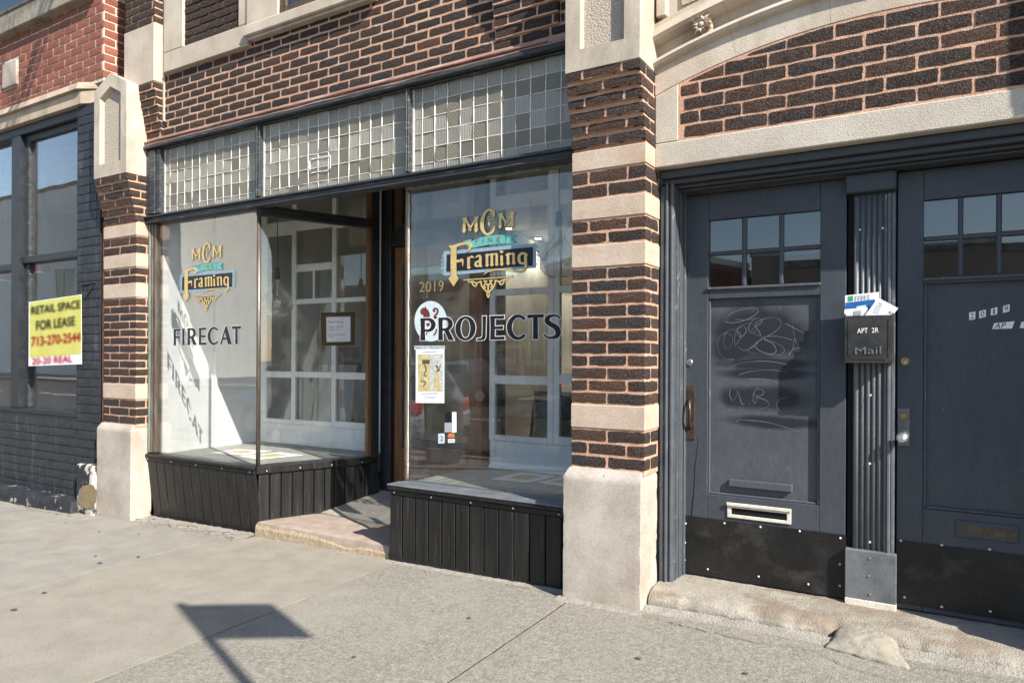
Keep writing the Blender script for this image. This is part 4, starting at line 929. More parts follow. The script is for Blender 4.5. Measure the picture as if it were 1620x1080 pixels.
part('weather_strip', MB().box(DX0, DX1, YD1-.012, YD1-.002, 2.333, 2.338), 'galvanised', shop)
part('bare_edge', MB().box(DX0-.010, DX0-.002, YD1-.022, YD1+.01, PY(1083, 640, YD1).z, PY(1083, 570, YD1).z), 'bare_wood', shop, bev=.002)
part('bare_edge', MB().box(DX0-.011, DX0-.003, YD1-.021, YD1+.01, .2, PY(1083, 800, YD1).z), 'bare_wood', shop, bev=.002)

def panelled_door(name, X0, X1, z0, z1, lites, ncol, panel, label, pm='door_paint', YP=.0):
    """stile-and-rail door with small panes over one sunk panel; lites/panel = (x0,x1,zbot,ztop)"""
    Y = YD1; lx0, lx1, lz0, lz1 = lites; qx0, qx1, qz0, qz1 = panel
    mb = MB().box(X0, lx0, Y, Y+.045, z0, z1).box(lx1, X1, Y, Y+.045, z0, z1).box(lx0+.0002, lx1-.0002, Y, Y+.045, lz1, z1).box(lx0+.0002, lx1-.0002, Y+.0005, Y+.0445, qz1, lz0).box(lx0+.0002, lx1-.0002, Y, Y+.045, z0, qz0)
    d = part(name, mb, 'door_paint', shop, bev=.003); tag(d, label)
    part('door_panel', MB().box(lx0+.0003, lx1-.0003, Y+.025, Y+.04, qz0, qz1), pm, d)
    part('panel_bead', MB().box(lx0+.0004, lx0+.012, Y+.008, Y+.0248, qz0+.0005, qz1-.0005).box(lx1-.012, lx1-.0004, Y+.008, Y+.0248, qz0+.0005, qz1-.0005).box(lx0+.0125, lx1-.0125, Y+.0085, Y+.0247, qz0+.0005, qz0+.012), 'grey_trim', d, bev=.003)
    cw = (lx1-lx0)/ncol; hz = (lz0+lz1)/2
    mun = MB()
    for i in range(1, ncol): mun.box(lx0+cw*i-.011, lx0+cw*i+.011, Y+.003, Y+.04, lz0+.0003, lz1-.0003)
    mun.box(lx0+.0003, lx1-.0003, Y+.0045, Y+.0395, hz-.011, hz+.011); part('muntins', mun, 'door_paint', d, bev=.005)
    part('lite_sill', MB().box(lx0-.006, lx1+.006, Y-.012, Y+.012, lz0-.016, lz0-.0005), 'grey_trim', d, bev=.004)
    for i in range(ncol):
        for za, zb in ((lz0, hz-.011), (hz+.011, lz1)):
            a = lx0+cw*i+(.011 if i else 0); b = lx0+cw*(i+1)-(.011 if i < ncol-1 else 0)
            t = random.uniform(-.006, .006); t2 = random.uniform(-.006, .006); h = (b-a)/2
            o = part('pane', MB().add([(a, Y+.024-t*h-t2*.1, za), (b, Y+.024+t*h-t2*.1, za), (b, Y+.024+t*h+t2*.1, zb), (a, Y+.024-t*h+t2*.1, zb), (a, Y+.028-t*h, za), (b, Y+.028+t*h, za), (b, Y+.028+t*h, zb), (a, Y+.028-t*h, zb)], [(0, 1, 2, 3), (7, 6, 5, 4)]), 'glass_door', d, recalc=False)
    return d
def ZD(px, py): return PY(px, py, YD1).z
lz = ((ZD(1121, 455.5)+ZD(1296, 446))/2, (ZD(1121, 349.5)+ZD(1296, 331))/2)
d1 = panelled_door('door', DX0, DX1-.005, zt+.006, 2.332, (PY(1120, 500, YD1).x, PY(1297, 500, YD1).x, *lz), 3, (0, 0, ZD(1120, 781), ZD(1120, 473)), 'blue grey panelled door with scratched graffiti and a pull handle', 'door_panel_paint')
D2X0, D2X1 = PY(1419, 600, YD1).x, .66
d2 = panelled_door('door', D2X0, D2X1, zt+.006, 2.332, (PY(1461, 500, YD1).x, .52, *lz), 4, (0, 0, ZD(1459, 804), ZD(1459, 449)), 'blue grey panelled door with stick-on number 2019')
part('dark_hall', MB().box(DX0-.05, .75, YD1+.35, YD1+.4, 0, 2.5), 'void', shop)
part('hall_floor', MB().box(DX0-.05, .75, YD1+.05, YD1+.35, .05, .15), 'void', shop)
part('door_casing', MB().box(.66, .798, .23, YD1+.1, zt-.02, 2.36), 'grey_trim', shop, bev=.006)
# kick plates with domed rivets
def riv(px, py, Y, parent, r=.0062): 
    q = PY(px, py, Y); part('rivet', MB().lathe([(.0, -.002), (r, 0), (r*.8, .003), (.0, .0045)], q, 10, 'y'), 'rivet', parent, smooth=True)
kz = (ZD(1082, 815)+ZD(1340, 845))/2
part('kick_plate', MB().box(DX0+.001, DX1+.0, YD1-.0055, YD1-.001, zt+.008, kz), 'rubber_black', d1)
part('kick_plate', MB().box(D2X0+.001, D2X1-.002, YD1-.0055, YD1-.001, zt+.03, ZD(1440, 856)), 'rubber_black', d2)
for zx, zy in ((72, 430), (373, 428), (652, 457), (957, 490), (1273, 544), (67, 578), (64, 713), (243, 785), (638, 842), (1024, 902), (1271, 746), (1271, 913)): riv(1070+zx/4.911, 740+zy/4.911, YD1-.006, d1)
for zx, zy in ((868, 210), (1118, 237), (1410, 264), (890, 556), (1118, 614), (1414, 642)): riv(1200+zx/3.857, 800+zy/3.857, YD1-.006, d2, .0065)
# mail slots
def pxbox(name, x0, y0, x1, y1, Y, t, m, parent, bev=.002):
    a = PY(x0, (y0+y1)/2, Y); b = PY(x1, (y0+y1)/2, Y); xm = (x0+x1)/2
    return box(name, a.x, b.x, Y-t, Y, PY(x0, y1, Y).z, PY(x0, y0, Y).z, m, parent, bev)
pxbox('mail_flap', 1154, 756.5, 1254.5, 768, YD1+.024, .022, 'door_panel_paint', d1, .004)
ys = YD1-.0005; a = PY(1151, 800, ys); b = PY(1252, 812, ys); z1 = PY(1151, 794, ys).z; z0 = PY(1151, 817, ys).z
slot = MB(); xi0, xi1, zi0, zi1 = a.x+.022, b.x-.022, z0+.018, z1-.026
slot.box(a.x, b.x, ys-.008, ys, zi1, z1).box(a.x, b.x, ys-.008, ys, z0, zi0).box(a.x, xi0, ys-.0078, ys, zi0+.0002, zi1-.0002).box(xi1, b.x, ys-.0078, ys, zi0+.0002, zi1-.0002).box(a.x-.002, b.x+.001, ys-.018, ys-.008, z1-.014, z1+.003)
part('mail_slot', slot, 'slot_cream', d1, bev=.002); part('slot_opening', MB().box(xi0, xi1, ys-.003, ys-.0005, zi0, zi1), 'void', d1)
q0, q1 = PY(1512, 822, YD1), PY(1612, 845, YD1); zs0, zs1 = PY(1512, 848, YD1).z, PY(1512, 821, YD1).z
part('mail_slot', MB().box(q0.x, q1.x, YD1-.007, YD1-.0008, zs0, zs1), 'door_paint', d2, bev=.003)
part('slot_opening', MB().prism([(q0.x+.045+x, (zs0+zs1)/2+zz) for x, zz in ell(0, 0, .02, .02, 90, 270, 8)]+[(q1.x-.03+x, (zs0+zs1)/2+zz) for x, zz in ell(0, 0, .02, .02, -90, 90, 8)], YD1-.009, YD1-.0071), 'slot_bronze', d2)
# handle, locks, knob
a = PY(1083.5, 650, YD1-.001); pb = pxbox('handle_plate', 1083, 610, 1099.5, 694, YD1-.001, .005, 'bronze_dark', d1, .002)
hp = [PY(1091, y, YD1-.006-dy) for y, dy in ((633, .0), (634, .02), (638, .038), (648, .048), (660, .048), (669, .036), (674, .018), (675, .0))]
part('pull_handle', MB().tube(hp, [.012, .009, .007, .0075, .0078, .0085, .012, .014], 10), 'bronze_dark', d1, smooth=True)
def disc(name, px, py, Y, r, h, m, parent, seg=20): return part(name, MB().lathe([(0, -.001), (r, 0), (r, h*.6), (r*.85, h), (0, h)], PY(px, py, Y), seg, 'y'), m, parent)
disc('lock_cylinder', 1091, 573, YD1-.0005, .019, .008, 'steel', d1); disc('keyhole', 1091, 573.5, YD1-.009, .008, .002, 'plate_grey', d1)
disc('lock_cylinder', 1432, 571, YD1-.0005, .021, .008, 'brass', d2); disc('keyhole', 1432.5, 572.5, YD1-.009, .008, .003, 'steel', d2)
pxbox('knob_plate', 1419.5, 645, 1439.5, 704, YD1-.0008, .005, 'galvanised', d2, .003); disc('lock_cylinder', 1429.5, 658, YD1-.006, .016, .006, 'brass', d2)
kq = PY(1428.5, 691, YD1-.006); part('door_knob', MB().lathe([(.0, 0), (.013, .002), (.011, .02), (.022, .03), (.028, .042), (.026, .055), (.015, .064), (.0, .066)], kq, 20, 'y'), 'steel', d2, smooth=True)
# crack in the first door's stile
ck = [PY(x, y, YD1-.0008) for x, y in ((1105, 692), (1102.5, 715), (1099.5, 740), (1098.5, 770), (1095.5, 800), (1094.2, 816))]
part('crack', MB().tube(ck, [.0006, .0012, .0016, .0018, .0022, .0022], 5), 'void', d1)
# scratched graffiti
def scratch(zpts, w_=3.6): return Flat().stroke(zpts, w_, n=8)
G = [[(495, 150), (480, 128), (400, 128), (310, 155), (262, 200), (275, 225), (360, 220), (440, 190), (495, 150)], [(320, 203), (420, 205), (500, 190)],
     [(320, 486), (260, 485), (215, 440), (205, 380), (225, 320), (270, 300), (310, 330), (300, 390), (270, 412), (248, 380), (255, 310), (300, 275), (350, 290), (370, 330), (330, 390)],
     [(330, 390), (325, 330), (345, 275), (385, 250), (408, 280), (385, 320), (350, 318), (345, 270), (400, 235), (470, 240), (480, 280), (440, 300), (425, 260), (450, 215), (500, 195), (520, 220), (480, 250), (445, 290), (510, 320)],
     [(350, 400), (395, 425), (460, 395), (520, 340), (600, 300), (650, 250), (645, 205), (590, 190), (520, 205), (470, 240), (500, 290), (520, 340)],
     [(520, 340), (470, 380), (500, 425), (580, 450), (620, 430), (600, 380), (530, 340), (640, 380), (680, 420), (650, 455), (560, 455), (470, 445), (425, 430), (440, 400), (520, 345)],
     [(540, 325), (640, 325), (735, 350)], [(685, 232), (740, 260), (830, 305)], [(738, 240), (745, 300), (765, 372), (748, 340), (740, 410), (708, 460)], [(708, 450), (750, 412), (800, 402)],
     [(300, 540), (380, 512), (500, 500), (600, 505), (700, 525)], [(355, 598), (430, 575), (540, 563), (620, 567), (700, 582)], [(425, 627), (520, 627), (610, 642), (675, 668)],
     [(292, 702), (290, 745), (312, 780), (335, 750), (345, 710), (362, 760), (378, 805), (395, 800)], [(425, 800), (430, 806)], [(465, 735), (455, 775), (470, 800), (480, 760), (478, 735)],
     [(455, 745), (475, 705), (510, 700), (535, 720), (510, 745), (480, 752), (540, 775), (570, 805), (545, 832), (500, 835)], [(568, 838), (580, 842)],
     [(705, 755), (650, 770), (622, 805), (645, 850), (700, 882), (745, 880), (755, 892)], [(335, 930), (360, 918), (450, 922), (560, 935), (660, 962), (780, 1000)]]
gf = Flat()
for s_ in G:
    t_ = scratch([(1090+x/4.5, 460+y/4.5, random.uniform(.25, .95)) for x, y in s_]); o_ = len(gf.v); gf.v += t_.v; gf.f += [tuple(i+o_ for i in f_) for f_ in t_.f]
flat_obj('scratched_graffiti', gf, lambda u, v: PY(u, v, YD1+.0242), 'chalk', d1)
# stick-on numbers and letters on the second door
YN = YD1+.0238
for ch, q in (('2', ((1533, 494.5), (1543, 492.5), (1543, 504.5), (1533.5, 506.5))), ('0', ((1549, 492), (1560, 489.5), (1559.5, 501), (1549, 503.5))), ('1', ((1567.5, 488.5), (1578, 485.5), (1577.5, 497), (1567.5, 499))), ('9', ((1587, 484), (1597.5, 481), (1597, 492.5), (1586.5, 495)))):
    f_ = Flat(); f_.v = [q[3], q[2], q[1], q[0]]; f_.f = [(0, 1, 2, 3)]
    flat_obj('number_tile', f_, lambda u, v: PY(u, v, YN), 'paper', d2)
    c = (sum(p_[0] for p_ in q)/4, sum(p_[1] for p_ in q)/4); qq = [(c[0]+(p_[0]-c[0])*(.55 if ch != '1' else .25), c[1]+(p_[1]-c[1])*.72) for p_ in q]
    flat_obj('number', text2d(ch).mapped(quad(*qq)), lambda u, v: PY(u, v, YN-.0008), 'ink_black', d2)
for s_, q in (('AP', ((1573, 511), (1605, 508), (1601, 519.5), (1569.5, 520.5))), ('', ((1616, 509), (1632, 507), (1630, 518), (1613, 519)))):
    f_ = Flat(); f_.v = [q[3], q[2], q[1], q[0]]; f_.f = [(0, 1, 2, 3)]; flat_obj('number_tile', f_, lambda u, v: PY(u, v, YN), 'paper', d2)
    if s_: flat_obj('number', text2d(s_).mapped(quad((1575, 511.5), (1592.5, 510.2), (1590, 518.8), (1572, 519.6))), lambda u, v: PY(u, v, YN-.0008), 'ink_black', d2)

# --- fluted post between the doors
YPL = .398
fp = part('fluted_post', MB().box(PY(1349, 600, YPL).x, PY(1416, 600, YPL).x, YPL+.02, YD1+.06, .25, 2.335), 'door_paint', shop); tag(fp, 'fluted metal post between the two doors')
flx = [PY(a, 600, YPL).x for a in (1350, 1357.5, 1361, 1366, 1370, 1375.5, 1379, 1384, 1388, 1393, 1398, 1415.5)]
zf0 = PY(1380, 874, YPL).z; zf1 = PY(1380, 307, YPL).z
for i in range(0, 10, 2):
    part('flute_rib', MB().tube([((flx[i]+flx[i+1])/2, YPL+.018, zf0), ((flx[i]+flx[i+1])/2, YPL+.018, zf1)], (flx[i+1]-flx[i])/2+.0012, 10), 'post_grey', fp, smooth=True)
part('flute_rib', MB().box(flx[10], flx[10]+.014, YPL+.008, YPL+.0198, zf0, zf1).box(flx[10]+.0141, flx[10]+.03, YPL, YPL+.0198, zf0, zf1).box(flx[10]+.0301, flx[11], YPL+.010, YPL+.0198, zf0, zf1), 'post_grey', fp, bev=.004)
part('post_gap', MB().box(PY(1341.5, 600, .43).x, flx[0]-.001, YD1+.004, YD1+.1, .18, 2.337), 'void', shop)
part('post_block', MB().box(PY(1338, 280, .37).x, PY(1418, 280, .37).x, .365, .44, PY(1378, 302, .37).z, 2.337), 'door_paint', shop, bev=.005)
YBP = .378; bpX = (PY(1336.5, 900, YBP).x, PY(1418, 900, YBP).x)
part('base_plate', MB().box(*bpX, YBP, YBP+.07, PY(1340, 944, YBP).z, PY(1340, 867.5, YBP).z), 'plate_grey', shop, bev=.003)
part('base_plate_foot', MB().box(*bpX, YBP-.002, YBP+.07, .155, PY(1340, 944, YBP).z-.0005), 'slot_cream', shop, bev=.002)
for px, py in ((1360.5, 363.5), (1396.5, 361), (1377, 625), (1376, 733), (1376, 857)): disc('screw', px, py, YPL+.004, .006, .004, 'rivet', fp, 10)
for px, py in ((1376, 883), (1374, 911), (1376, 940)): disc('screw', px, py, YBP-.0005, .006, .003, 'brass', shop, 10)

# --- worn stone threshold and the crumbling edge below it
def long_step(x0, x1, yf, yb, ztop):
    """one long worn stone: a Y-Z section swept along the doors, edges broken and chipped"""
    prof = [(yb, ztop), (yb-.12, ztop), (yb-.24, ztop-.001), (yf+.16, ztop-.003), (yf+.10, ztop-.006), (yf+.065, ztop-.011), (yf+.04, ztop-.019), (yf+.022, ztop-.030), (yf+.010, ztop-.045), (yf+.004, ztop-.062), (yf+.002, ztop-.085), (yf+.006, ztop-.115), (yf+.02, ztop-.15)]
    # refine the section
    P_r = []
    for i in range(len(prof)-1):
        n_ = 1+int(math.dist(prof[i], prof[i+1])/.014)
        P_r += [(prof[i][0]+(prof[i+1][0]-prof[i][0])*k/n_, prof[i][1]+(prof[i+1][1]-prof[i][1])*k/n_) for k in range(n_)]
    P_r.append(prof[-1]); m_ = len(P_r); nx = int((x1-x0)/.012); mb = MB()
    ce = ((yf+yb)/2, ztop-.2)
    for i in range(nx+1):
        x = x0+(x1-x0)*i/nx
        for y, z in P_r:
            p = Vector((x, y, z)); fr = max(0, min(1, (yf+.12-y)/.1))
            d_ = noise.noise(p*4)*.010*fr+noise.noise(p*13)*.006*(.25+fr)+noise.noise(p*38)*.0022+abs(noise.noise(p*70))*.0014
            c_ = max(0, noise.noise(Vector((x*6.5, y*9, z*9+4)))-.10); d_ -= c_*.05*fr                                   # spalls
            d_ -= .055*fr*math.exp(-((x+.42)/.10)**2)*(.7+.5*noise.noise(p*20)); d_ -= .012*fr*math.exp(-((x+.78)/.05)**2)  # the broken corner by the patch
            n2 = Vector((0, y-ce[0], z-ce[1])).normalized() if fr > 0 else Vector((0, 0, 1))
            q = p+n2*d_; mb.v.append(tuple(q))
    for i in range(nx):
        for k in range(m_-1): mb.f.append((i*m_+k, i*m_+k+1, (i+1)*m_+k+1, (i+1)*m_+k))
    mb.f.append(tuple(range(m_))); mb.f.append(tuple(range(nx*m_+m_-1, nx*m_-1, -1)))
    o = part('threshold_stone', mb, 'step_stone', shop, smooth=True); o.data.set_sharp_from_angle(angle=rad(50)); return o
tag(long_step(P2R+.006, 1.2, .045, .62, .170), 'long worn stone step below the two doors')
pt = MB(); nx, ny = 34, 26
c4 = [PG(1300, 1024), PG(1440, 1062), PZ(1412, 992, .150), PZ(1340, 978, .158)]
for j in range(ny+1):
    for i in range(nx+1):
        u, v = i/nx, j/ny; u2 = u+.05*noise.noise(Vector((v*3, 1, 0)))*(1 if 0 < j < ny else 1); p = (c4[0]*(1-u2)+c4[1]*u2)*(1-v)+(c4[3]*(1-u2)+c4[2]*u2)*v
        bulge = .034*math.sin(math.pi*min(1, v*1.05))*(1-abs(2*u-1)**3)
        p = p+Vector((0, -bulge*.8, bulge*.8))+Vector((noise.noise(Vector((u*4, v*4, 2)))*.012, noise.noise(Vector((u*5, v*5, 5)))*.014, noise.noise(Vector((u*9, v*9, 0)))*.005+.0025*math.sin((u*3.2+v*1.6)*34+3*noise.noise(Vector((u*3, v*3, 9))))))
        if i in (0, nx) or j in (0, ny): p = p+Vector((0, .02, -.022))
        pt.v.append(tuple(p))
for j in range(ny):
    for i in range(nx): pt.f.append((j*(nx+1)+i, j*(nx+1)+i+1, (j+1)*(nx+1)+i+1, (j+1)*(nx+1)+i))
part('cement_patch', pt, 'patch_cement', shop, smooth=True)
def fillet(x0, x1, ywall, wmin, wmax, hgt, seed, n=70):
    mb = MB()
    for i in range(n+1):
        x = x0+(x1-x0)*i/n; wd = wmin+(wmax-wmin)*(.5+.5*noise.noise(Vector((x*5, seed, 0)))) + .012*noise.noise(Vector((x*24, seed, 2)))
        for j in range(5):
            t = j/4; y = ywall-wd*t; h = hgt*(1-t)**1.6*(1+.7*noise.noise(Vector((x*16, j, seed)))) + noise.noise(Vector((x*30, j*2, seed+4)))*.004
            mb.v.append((x, y, gz(x, y)+max(h, 0)+(.003 if j < 4 else -.004)))
    for i in range(n):
        for j in range(4): mb.f.append((i*5+j, (i+1)*5+j, (i+1)*5+j+1, i*5+j+1))
    return part('mortar_fillet', mb, 'fillet', pavement, smooth=True)
fillet(P2R+.0, .9, .03, .03, .08, .022, 1.); fillet(-1.85, P2R+.02, -.03, .04, .07, .012, 2.); fillet(-3.2, -1.82, .10, .04, .09, .010, 3.); fillet(-6.5, -4.57, .13, .10, .17, .014, 4.)
flush_bricks(B, shop, 'brick_dark', 'brick_dark_many')

# ================================================================== GILT AND PAINTED LETTERING ON THE GLASS
def glyph(ch):
    """flared display capitals in a unit box: (outer, holes)"""
    t, h = .30, .115                              # stem and hairline
    if ch == 'I': return [([(0, 0), (1, 0), (.94, .5), (1, 1), (0, 1), (.06, .5)], [])]
    if ch == 'F': return [([(0, 0), (.36, 0), (.33, .4), (.33, .44), (.88, .43), (.90, .57), (.33, .555), (.33, .87), (.97, .86), (1, 1), (0, 1), (.03, .5)], [])]
    if ch == 'E': return [([(0, 0), (1, 0), (.98, .14), (.33, .125), (.33, .44), (.88, .43), (.90, .57), (.33, .555), (.33, .875), (.95, .86), (.98, 1), (0, 1), (.03, .5)], [])]
    if ch == 'T': return [([(.34, 0), (.66, 0), (.64, .5), (.64, .87), (.98, .85), (1, 1), (0, 1), (.02, .85), (.36, .87), (.36, .5)], [])]
    if ch in 'PR':
        outer = [(0, 0), (.33, 0), (.30, .40), (.55, .38)]+ell(.52, .69, .48, .31, -85, 85, 12)+[(.5, 1), (0, 1), (.03, .5)]
        hole = [(.30, .50)]+ell(.46, .69, .24, .20, -80, 80, 10)+[(.30, .89)]
        if ch == 'P': return [(outer, [hole])]
        outer = [(0, 0), (.31, 0), (.285, .41), (.40, .41), (.66, 0), (1.02, 0), (.68, .44)]+ell(.50, .71, .44, .29, -60, 85, 12)+[(.48, 1), (0, 1), (.03, .5)]
        hole = [(.285, .52)]+ell(.42, .71, .22, .185, -78, 80, 10)+[(.285, .895)]
        return [(outer, [hole])]
    if ch == 'O': return [(ell(.5, .5, .5, .52, 0, 352.8, 36)[:-1]+[], [ell(.5, .5, .235, .42, 0, 350, 30)])]
    if ch == 'C':
        return [(ell(.56, .5, .56, .52, 42, 318, 26)+[(.90, .22)]+ell(.60, .5, .33, .40, 310, 50, 22)+[(.90, .79)], [])]
    if ch == 'A': return [([(-.02, 0), (.16, 0), (.27, .27), (.60, .27), (.70, 0), (1.06, 0), (.62, 1.02), (.46, 1.02)], [[(.32, .385), (.445, .70), (.56, .385)]])]
    if ch == 'J': return [([(.58, 1), (1, 1), (.96, .5), (.955, .25)]+ell(.62, .20, .335, .22, 0, -70, 6)+[(.38, -.02), (.0, -.03), (.02, .06), (.30, .07)]+[(.52, .11), (.585, .22), (.60, .5)], [])]
    if ch == 'S':
        c = [(.93, .80), (.80, .90), (.52, .93), (.26, .86), (.22, .70), (.42, .58), (.66, .48), (.82, .33), (.76, .13), (.48, .05), (.20, .08), (.03, .20)]
        wd = [.10, .12, .16, .26, .30, .30, .32, .32, .28, .17, .12, .10]
        p3 = cat_rom([(x, y, w_) for (x, y), w_ in zip(c, wd)], 4); Lp, Rp = [], []
        for i, p_ in enumerate(p3):
            a = Vector(p3[max(i-1, 0)][:2]); b = Vector(p3[min(i+1, len(p3)-1)][:2]); tt = (b-a).normalized(); nn = Vector((-tt.y, tt.x)); hh = p_[2]*.5
            q = Vector(p_[:2]); nn = Vector((nn.x, nn.y*.6)); Lp.append(tuple(q+nn*hh)); Rp.append(tuple(q-nn*hh))
        return [(Lp+Rp[::-1], [])]
def word(parent, letters, tl, tr, br, bl, Y, border):
    """letters: (char, x0, x1) in the same scale as tl..bl pixel corners; white-edged black capitals"""
    W = tr[0]-tl[0]
    edge, ink = Flat(), Flat()
    for ch, x0, x1 in letters:
        ua, ub = (x0-tl[0])/W, (x1-tl[0])/W
        T = lambda u: tl[1]+(tr[1]-tl[1])*u; Bt = lambda u: bl[1]+(br[1]-bl[1])*u
        def fn(p_): 
            u = ua+(ub-ua)*p_[0]; return (tl[0]+W*u, Bt(u)+(T(u)-Bt(u))*p_[1])
        for outer, holes in glyph(ch):
            o2 = [fn(p_) for p_ in outer]; h2 = [[fn(p_) for p_ in H_] for H_ in holes]
            ink.poly(o2, h2); edge.poly(offset_poly(o2, border), [offset_poly(H_, -border) for H_ in h2])
    flat_obj('lettering_edge', edge, lambda u, v: PY(u, v, Y-.0010), 'ink_white', parent)
    flat_obj('lettering', ink, lambda u, v: PY(u, v, Y-.0020), 'ink_black', parent)
def zl(x0, y0, s): return lambda p_: (x0+p_[0]/s, y0+p_[1]/s)
z6 = zl(640, 470, 6.0)
word(bayR, [(c, 640+a/6, 640+b/6) for c, a, b in (('P', 150, 296), ('R', 320, 468), ('O', 482, 676), ('J', 688, 776), ('E', 812, 952), ('C', 970, 1155), ('T', 1163, 1322), ('S', 1318, 1488))],
     z6((150, 199)), z6((1488, 155)), z6((1488, 396)), z6((150, 410)), YGR, .95)
z38 = zl(230, 460, 3.857)
word(bayL, [(c, 230+a/3.857, 230+b/3.857) for c, a, b in (('F', 172, 216), ('I', 224, 240), ('R', 256, 312), ('E', 326, 372), ('C', 380, 446), ('A', 456, 524), ('T', 528, 584))],
     z38((172, 232)), z38((584, 214)), z38((584, 324)), z38((172, 332)), YG, .55)
# sign-writer's emblem: traced once from the right-hand window in the plane of the glass
zz = zl(640, 320, 6.0)
LG = {k: [] for k in ('edge', 'gold', 'teal', 'blue', 'black', 'dark')}
def S_(kind, pts, w_): LG[kind].append(('s', pts, w_))
def P_(kind, pts): LG[kind].append(('p', pts))
P_('blue', [(370, 466), (1252, 388), (1252, 622), (372, 697)]); P_('black', [(402, 497), (1222, 424), (1218, 602), (398, 660)])
for sx, bx, sg in ((350, 372, -1), (1275, 1250, 1)):
    for k in range(5): yy = (500+k*40 if sg < 0 else 420+k*40); S_('blue', [(bx, yy), (bx+sg*(14+10*(k in (1, 2, 3))), yy+6), (bx+sg*8, yy+22)], 9)
P_('teal', [(640, 368), (720, 334), (800, 318), (880, 311), (962, 312), (962, 394), (890, 394), (800, 404), (720, 418), (648, 438)])
P_('teal', [(552, 372), (640, 350), (638, 372), (646, 420), (585, 418), (610, 395)]); P_('teal', [(968, 306), (1075, 314), (1028, 344), (1066, 386), (968, 397)])
for x, y, segs in ((682, 388, ['F']), (740, 384, ['I']), (800, 380, ['N']), (885, 372, ['E'])):
    c_ = segs[0]; h = 44
    lines = {'F': [((0, 0), (0, -h)), ((0, -h), (26, -h-3)), ((0, -h/2), (20, -h/2-2))], 'I': [((10, 0), (10, -h))], 'N': [((0, 0), (0, -h)), ((0, -h), (34, -4)), ((34, -4), (34, -h-4))], 'E': [((0, 0), (0, -h)), ((0, -h), (28, -h-2)), ((0, -h/2), (22, -h/2-1)), ((0, 0), (30, -2))]}[c_]
    for a, b in lines: S_('dark', [(x+a[0], y+a[1]), (x+b[0], y+b[1])], 8)
# M C M
for ox, oy in ((0, 0), (341, -42)):
    S_('gold', [(572, 150+0), (568, 270)], 26); S_('gold', [(684, 142), (682, 262)], 28); S_('gold', [(575, 152), (612, 215, 20), (628, 238, 14), (640, 225, 14), (662, 180, 18), (686, 142)], 24)
    P_('gold', [(548, 150), (602, 142), (590, 166), (556, 172)]); P_('gold', [(662, 140), (710, 133), (702, 158), (672, 162)])
    P_('gold', [(548, 268), (570, 255), (592, 264), (568, 298)]); P_('gold', [(660, 262), (682, 250), (706, 258), (682, 294)])
    S_('gold', [(625, 236), (612, 262), (630, 268), (634, 250)], 9)
    for k in ('gold',):
        if (ox, oy) != (0, 0):
            new = LG[k][-8:]; del LG[k][-8:]
            for it in new: LG[k].append((it[0], [(p_[0]+ox, p_[1]+oy)+tuple(p_[2:]) for p_ in it[1]])+tuple(it[2:]))
S_('gold', [(846, 150, 14), (850, 105, 24), (812, 72, 22), (768, 100, 26), (740, 180, 36), (745, 260, 34), (785, 305, 22), (835, 282, 26), (862, 225, 10)], 24)
S_('gold', [(846, 150), (820, 170), (795, 155), (800, 138), (818, 140)], 10); P_('gold', [(805, 165), (814, 200), (805, 240), (795, 200)]); P_('gold', [(790, 196), (805, 190), (822, 196), (805, 204)])
# F raming
S_('gold', [(470, 430), (468, 560), (470, 720)], 56); P_('gold', [(420, 725), (448, 690), (495, 690), (518, 720), (468, 800)])
S_('gold', [(422, 410, 8), (460, 425, 34), (530, 400, 26), (600, 390, 24), (636, 400, 30), (620, 440, 26), (600, 470, 6)], 22); S_('gold', [(490, 560), (530, 556), (552, 548, 22), (556, 610, 4)], 24)
S_('gold', [(612, 520), (610, 622)], 26); S_('gold', [(620, 530, 8), (640, 516, 20), (662, 528, 8)], 18); P_('gold', [(594, 622), (612, 606), (634, 616), (614, 636)])
S_('gold', [(676, 524, 10), (705, 508, 18), (722, 520, 24), (722, 600, 24), (742, 606, 8)], 22); S_('gold', [(720, 556), (684, 570, 20), (678, 598, 24), (706, 606, 16), (724, 590, 8)], 18)
for x, y in ((786, 496), (832, 492), (878, 488)): S_('gold', [(x, y), (x, y+100)], 24); P_('gold', [(x-18, y+104), (x, y+88), (x+20, y+98), (x, y+120)])
S_('gold', [(768, 512, 6), (786, 500, 22), (812, 498, 12), (832, 494, 22), (858, 492, 12), (878, 488, 22)], 16)
S_('gold', [(924, 505), (926, 588)], 25); P_('gold', [(902, 470), (922, 452), (944, 468), (924, 488)]); P_('gold', [(906, 590), (926, 574), (946, 584), (928, 606)])
for x, y in ((984, 488), (1038, 484)): S_('gold', [(x, y), (x+2, y+92)], 25); P_('gold', [(x-16, y+96), (x+2, y+80), (x+22, y+90), (x+4, y+112)])
S_('gold', [(962, 505, 6), (984, 492, 22), (1012, 490, 12), (1038, 484, 22)], 16)
S_('gold', [(1172, 505, 6), (1150, 490, 20), (1115, 485, 20), (1090, 515, 26), (1094, 565, 26), (1120, 582, 18), (1146, 570, 18)], 22)
S_('gold', [(1150, 500, 26), (1152, 560, 28), (1150, 625, 28), (1120, 655, 22), (1060, 655, 16), (980, 640, 16), (880, 638, 16), (800, 655, 14), (752, 688, 4)], 24)
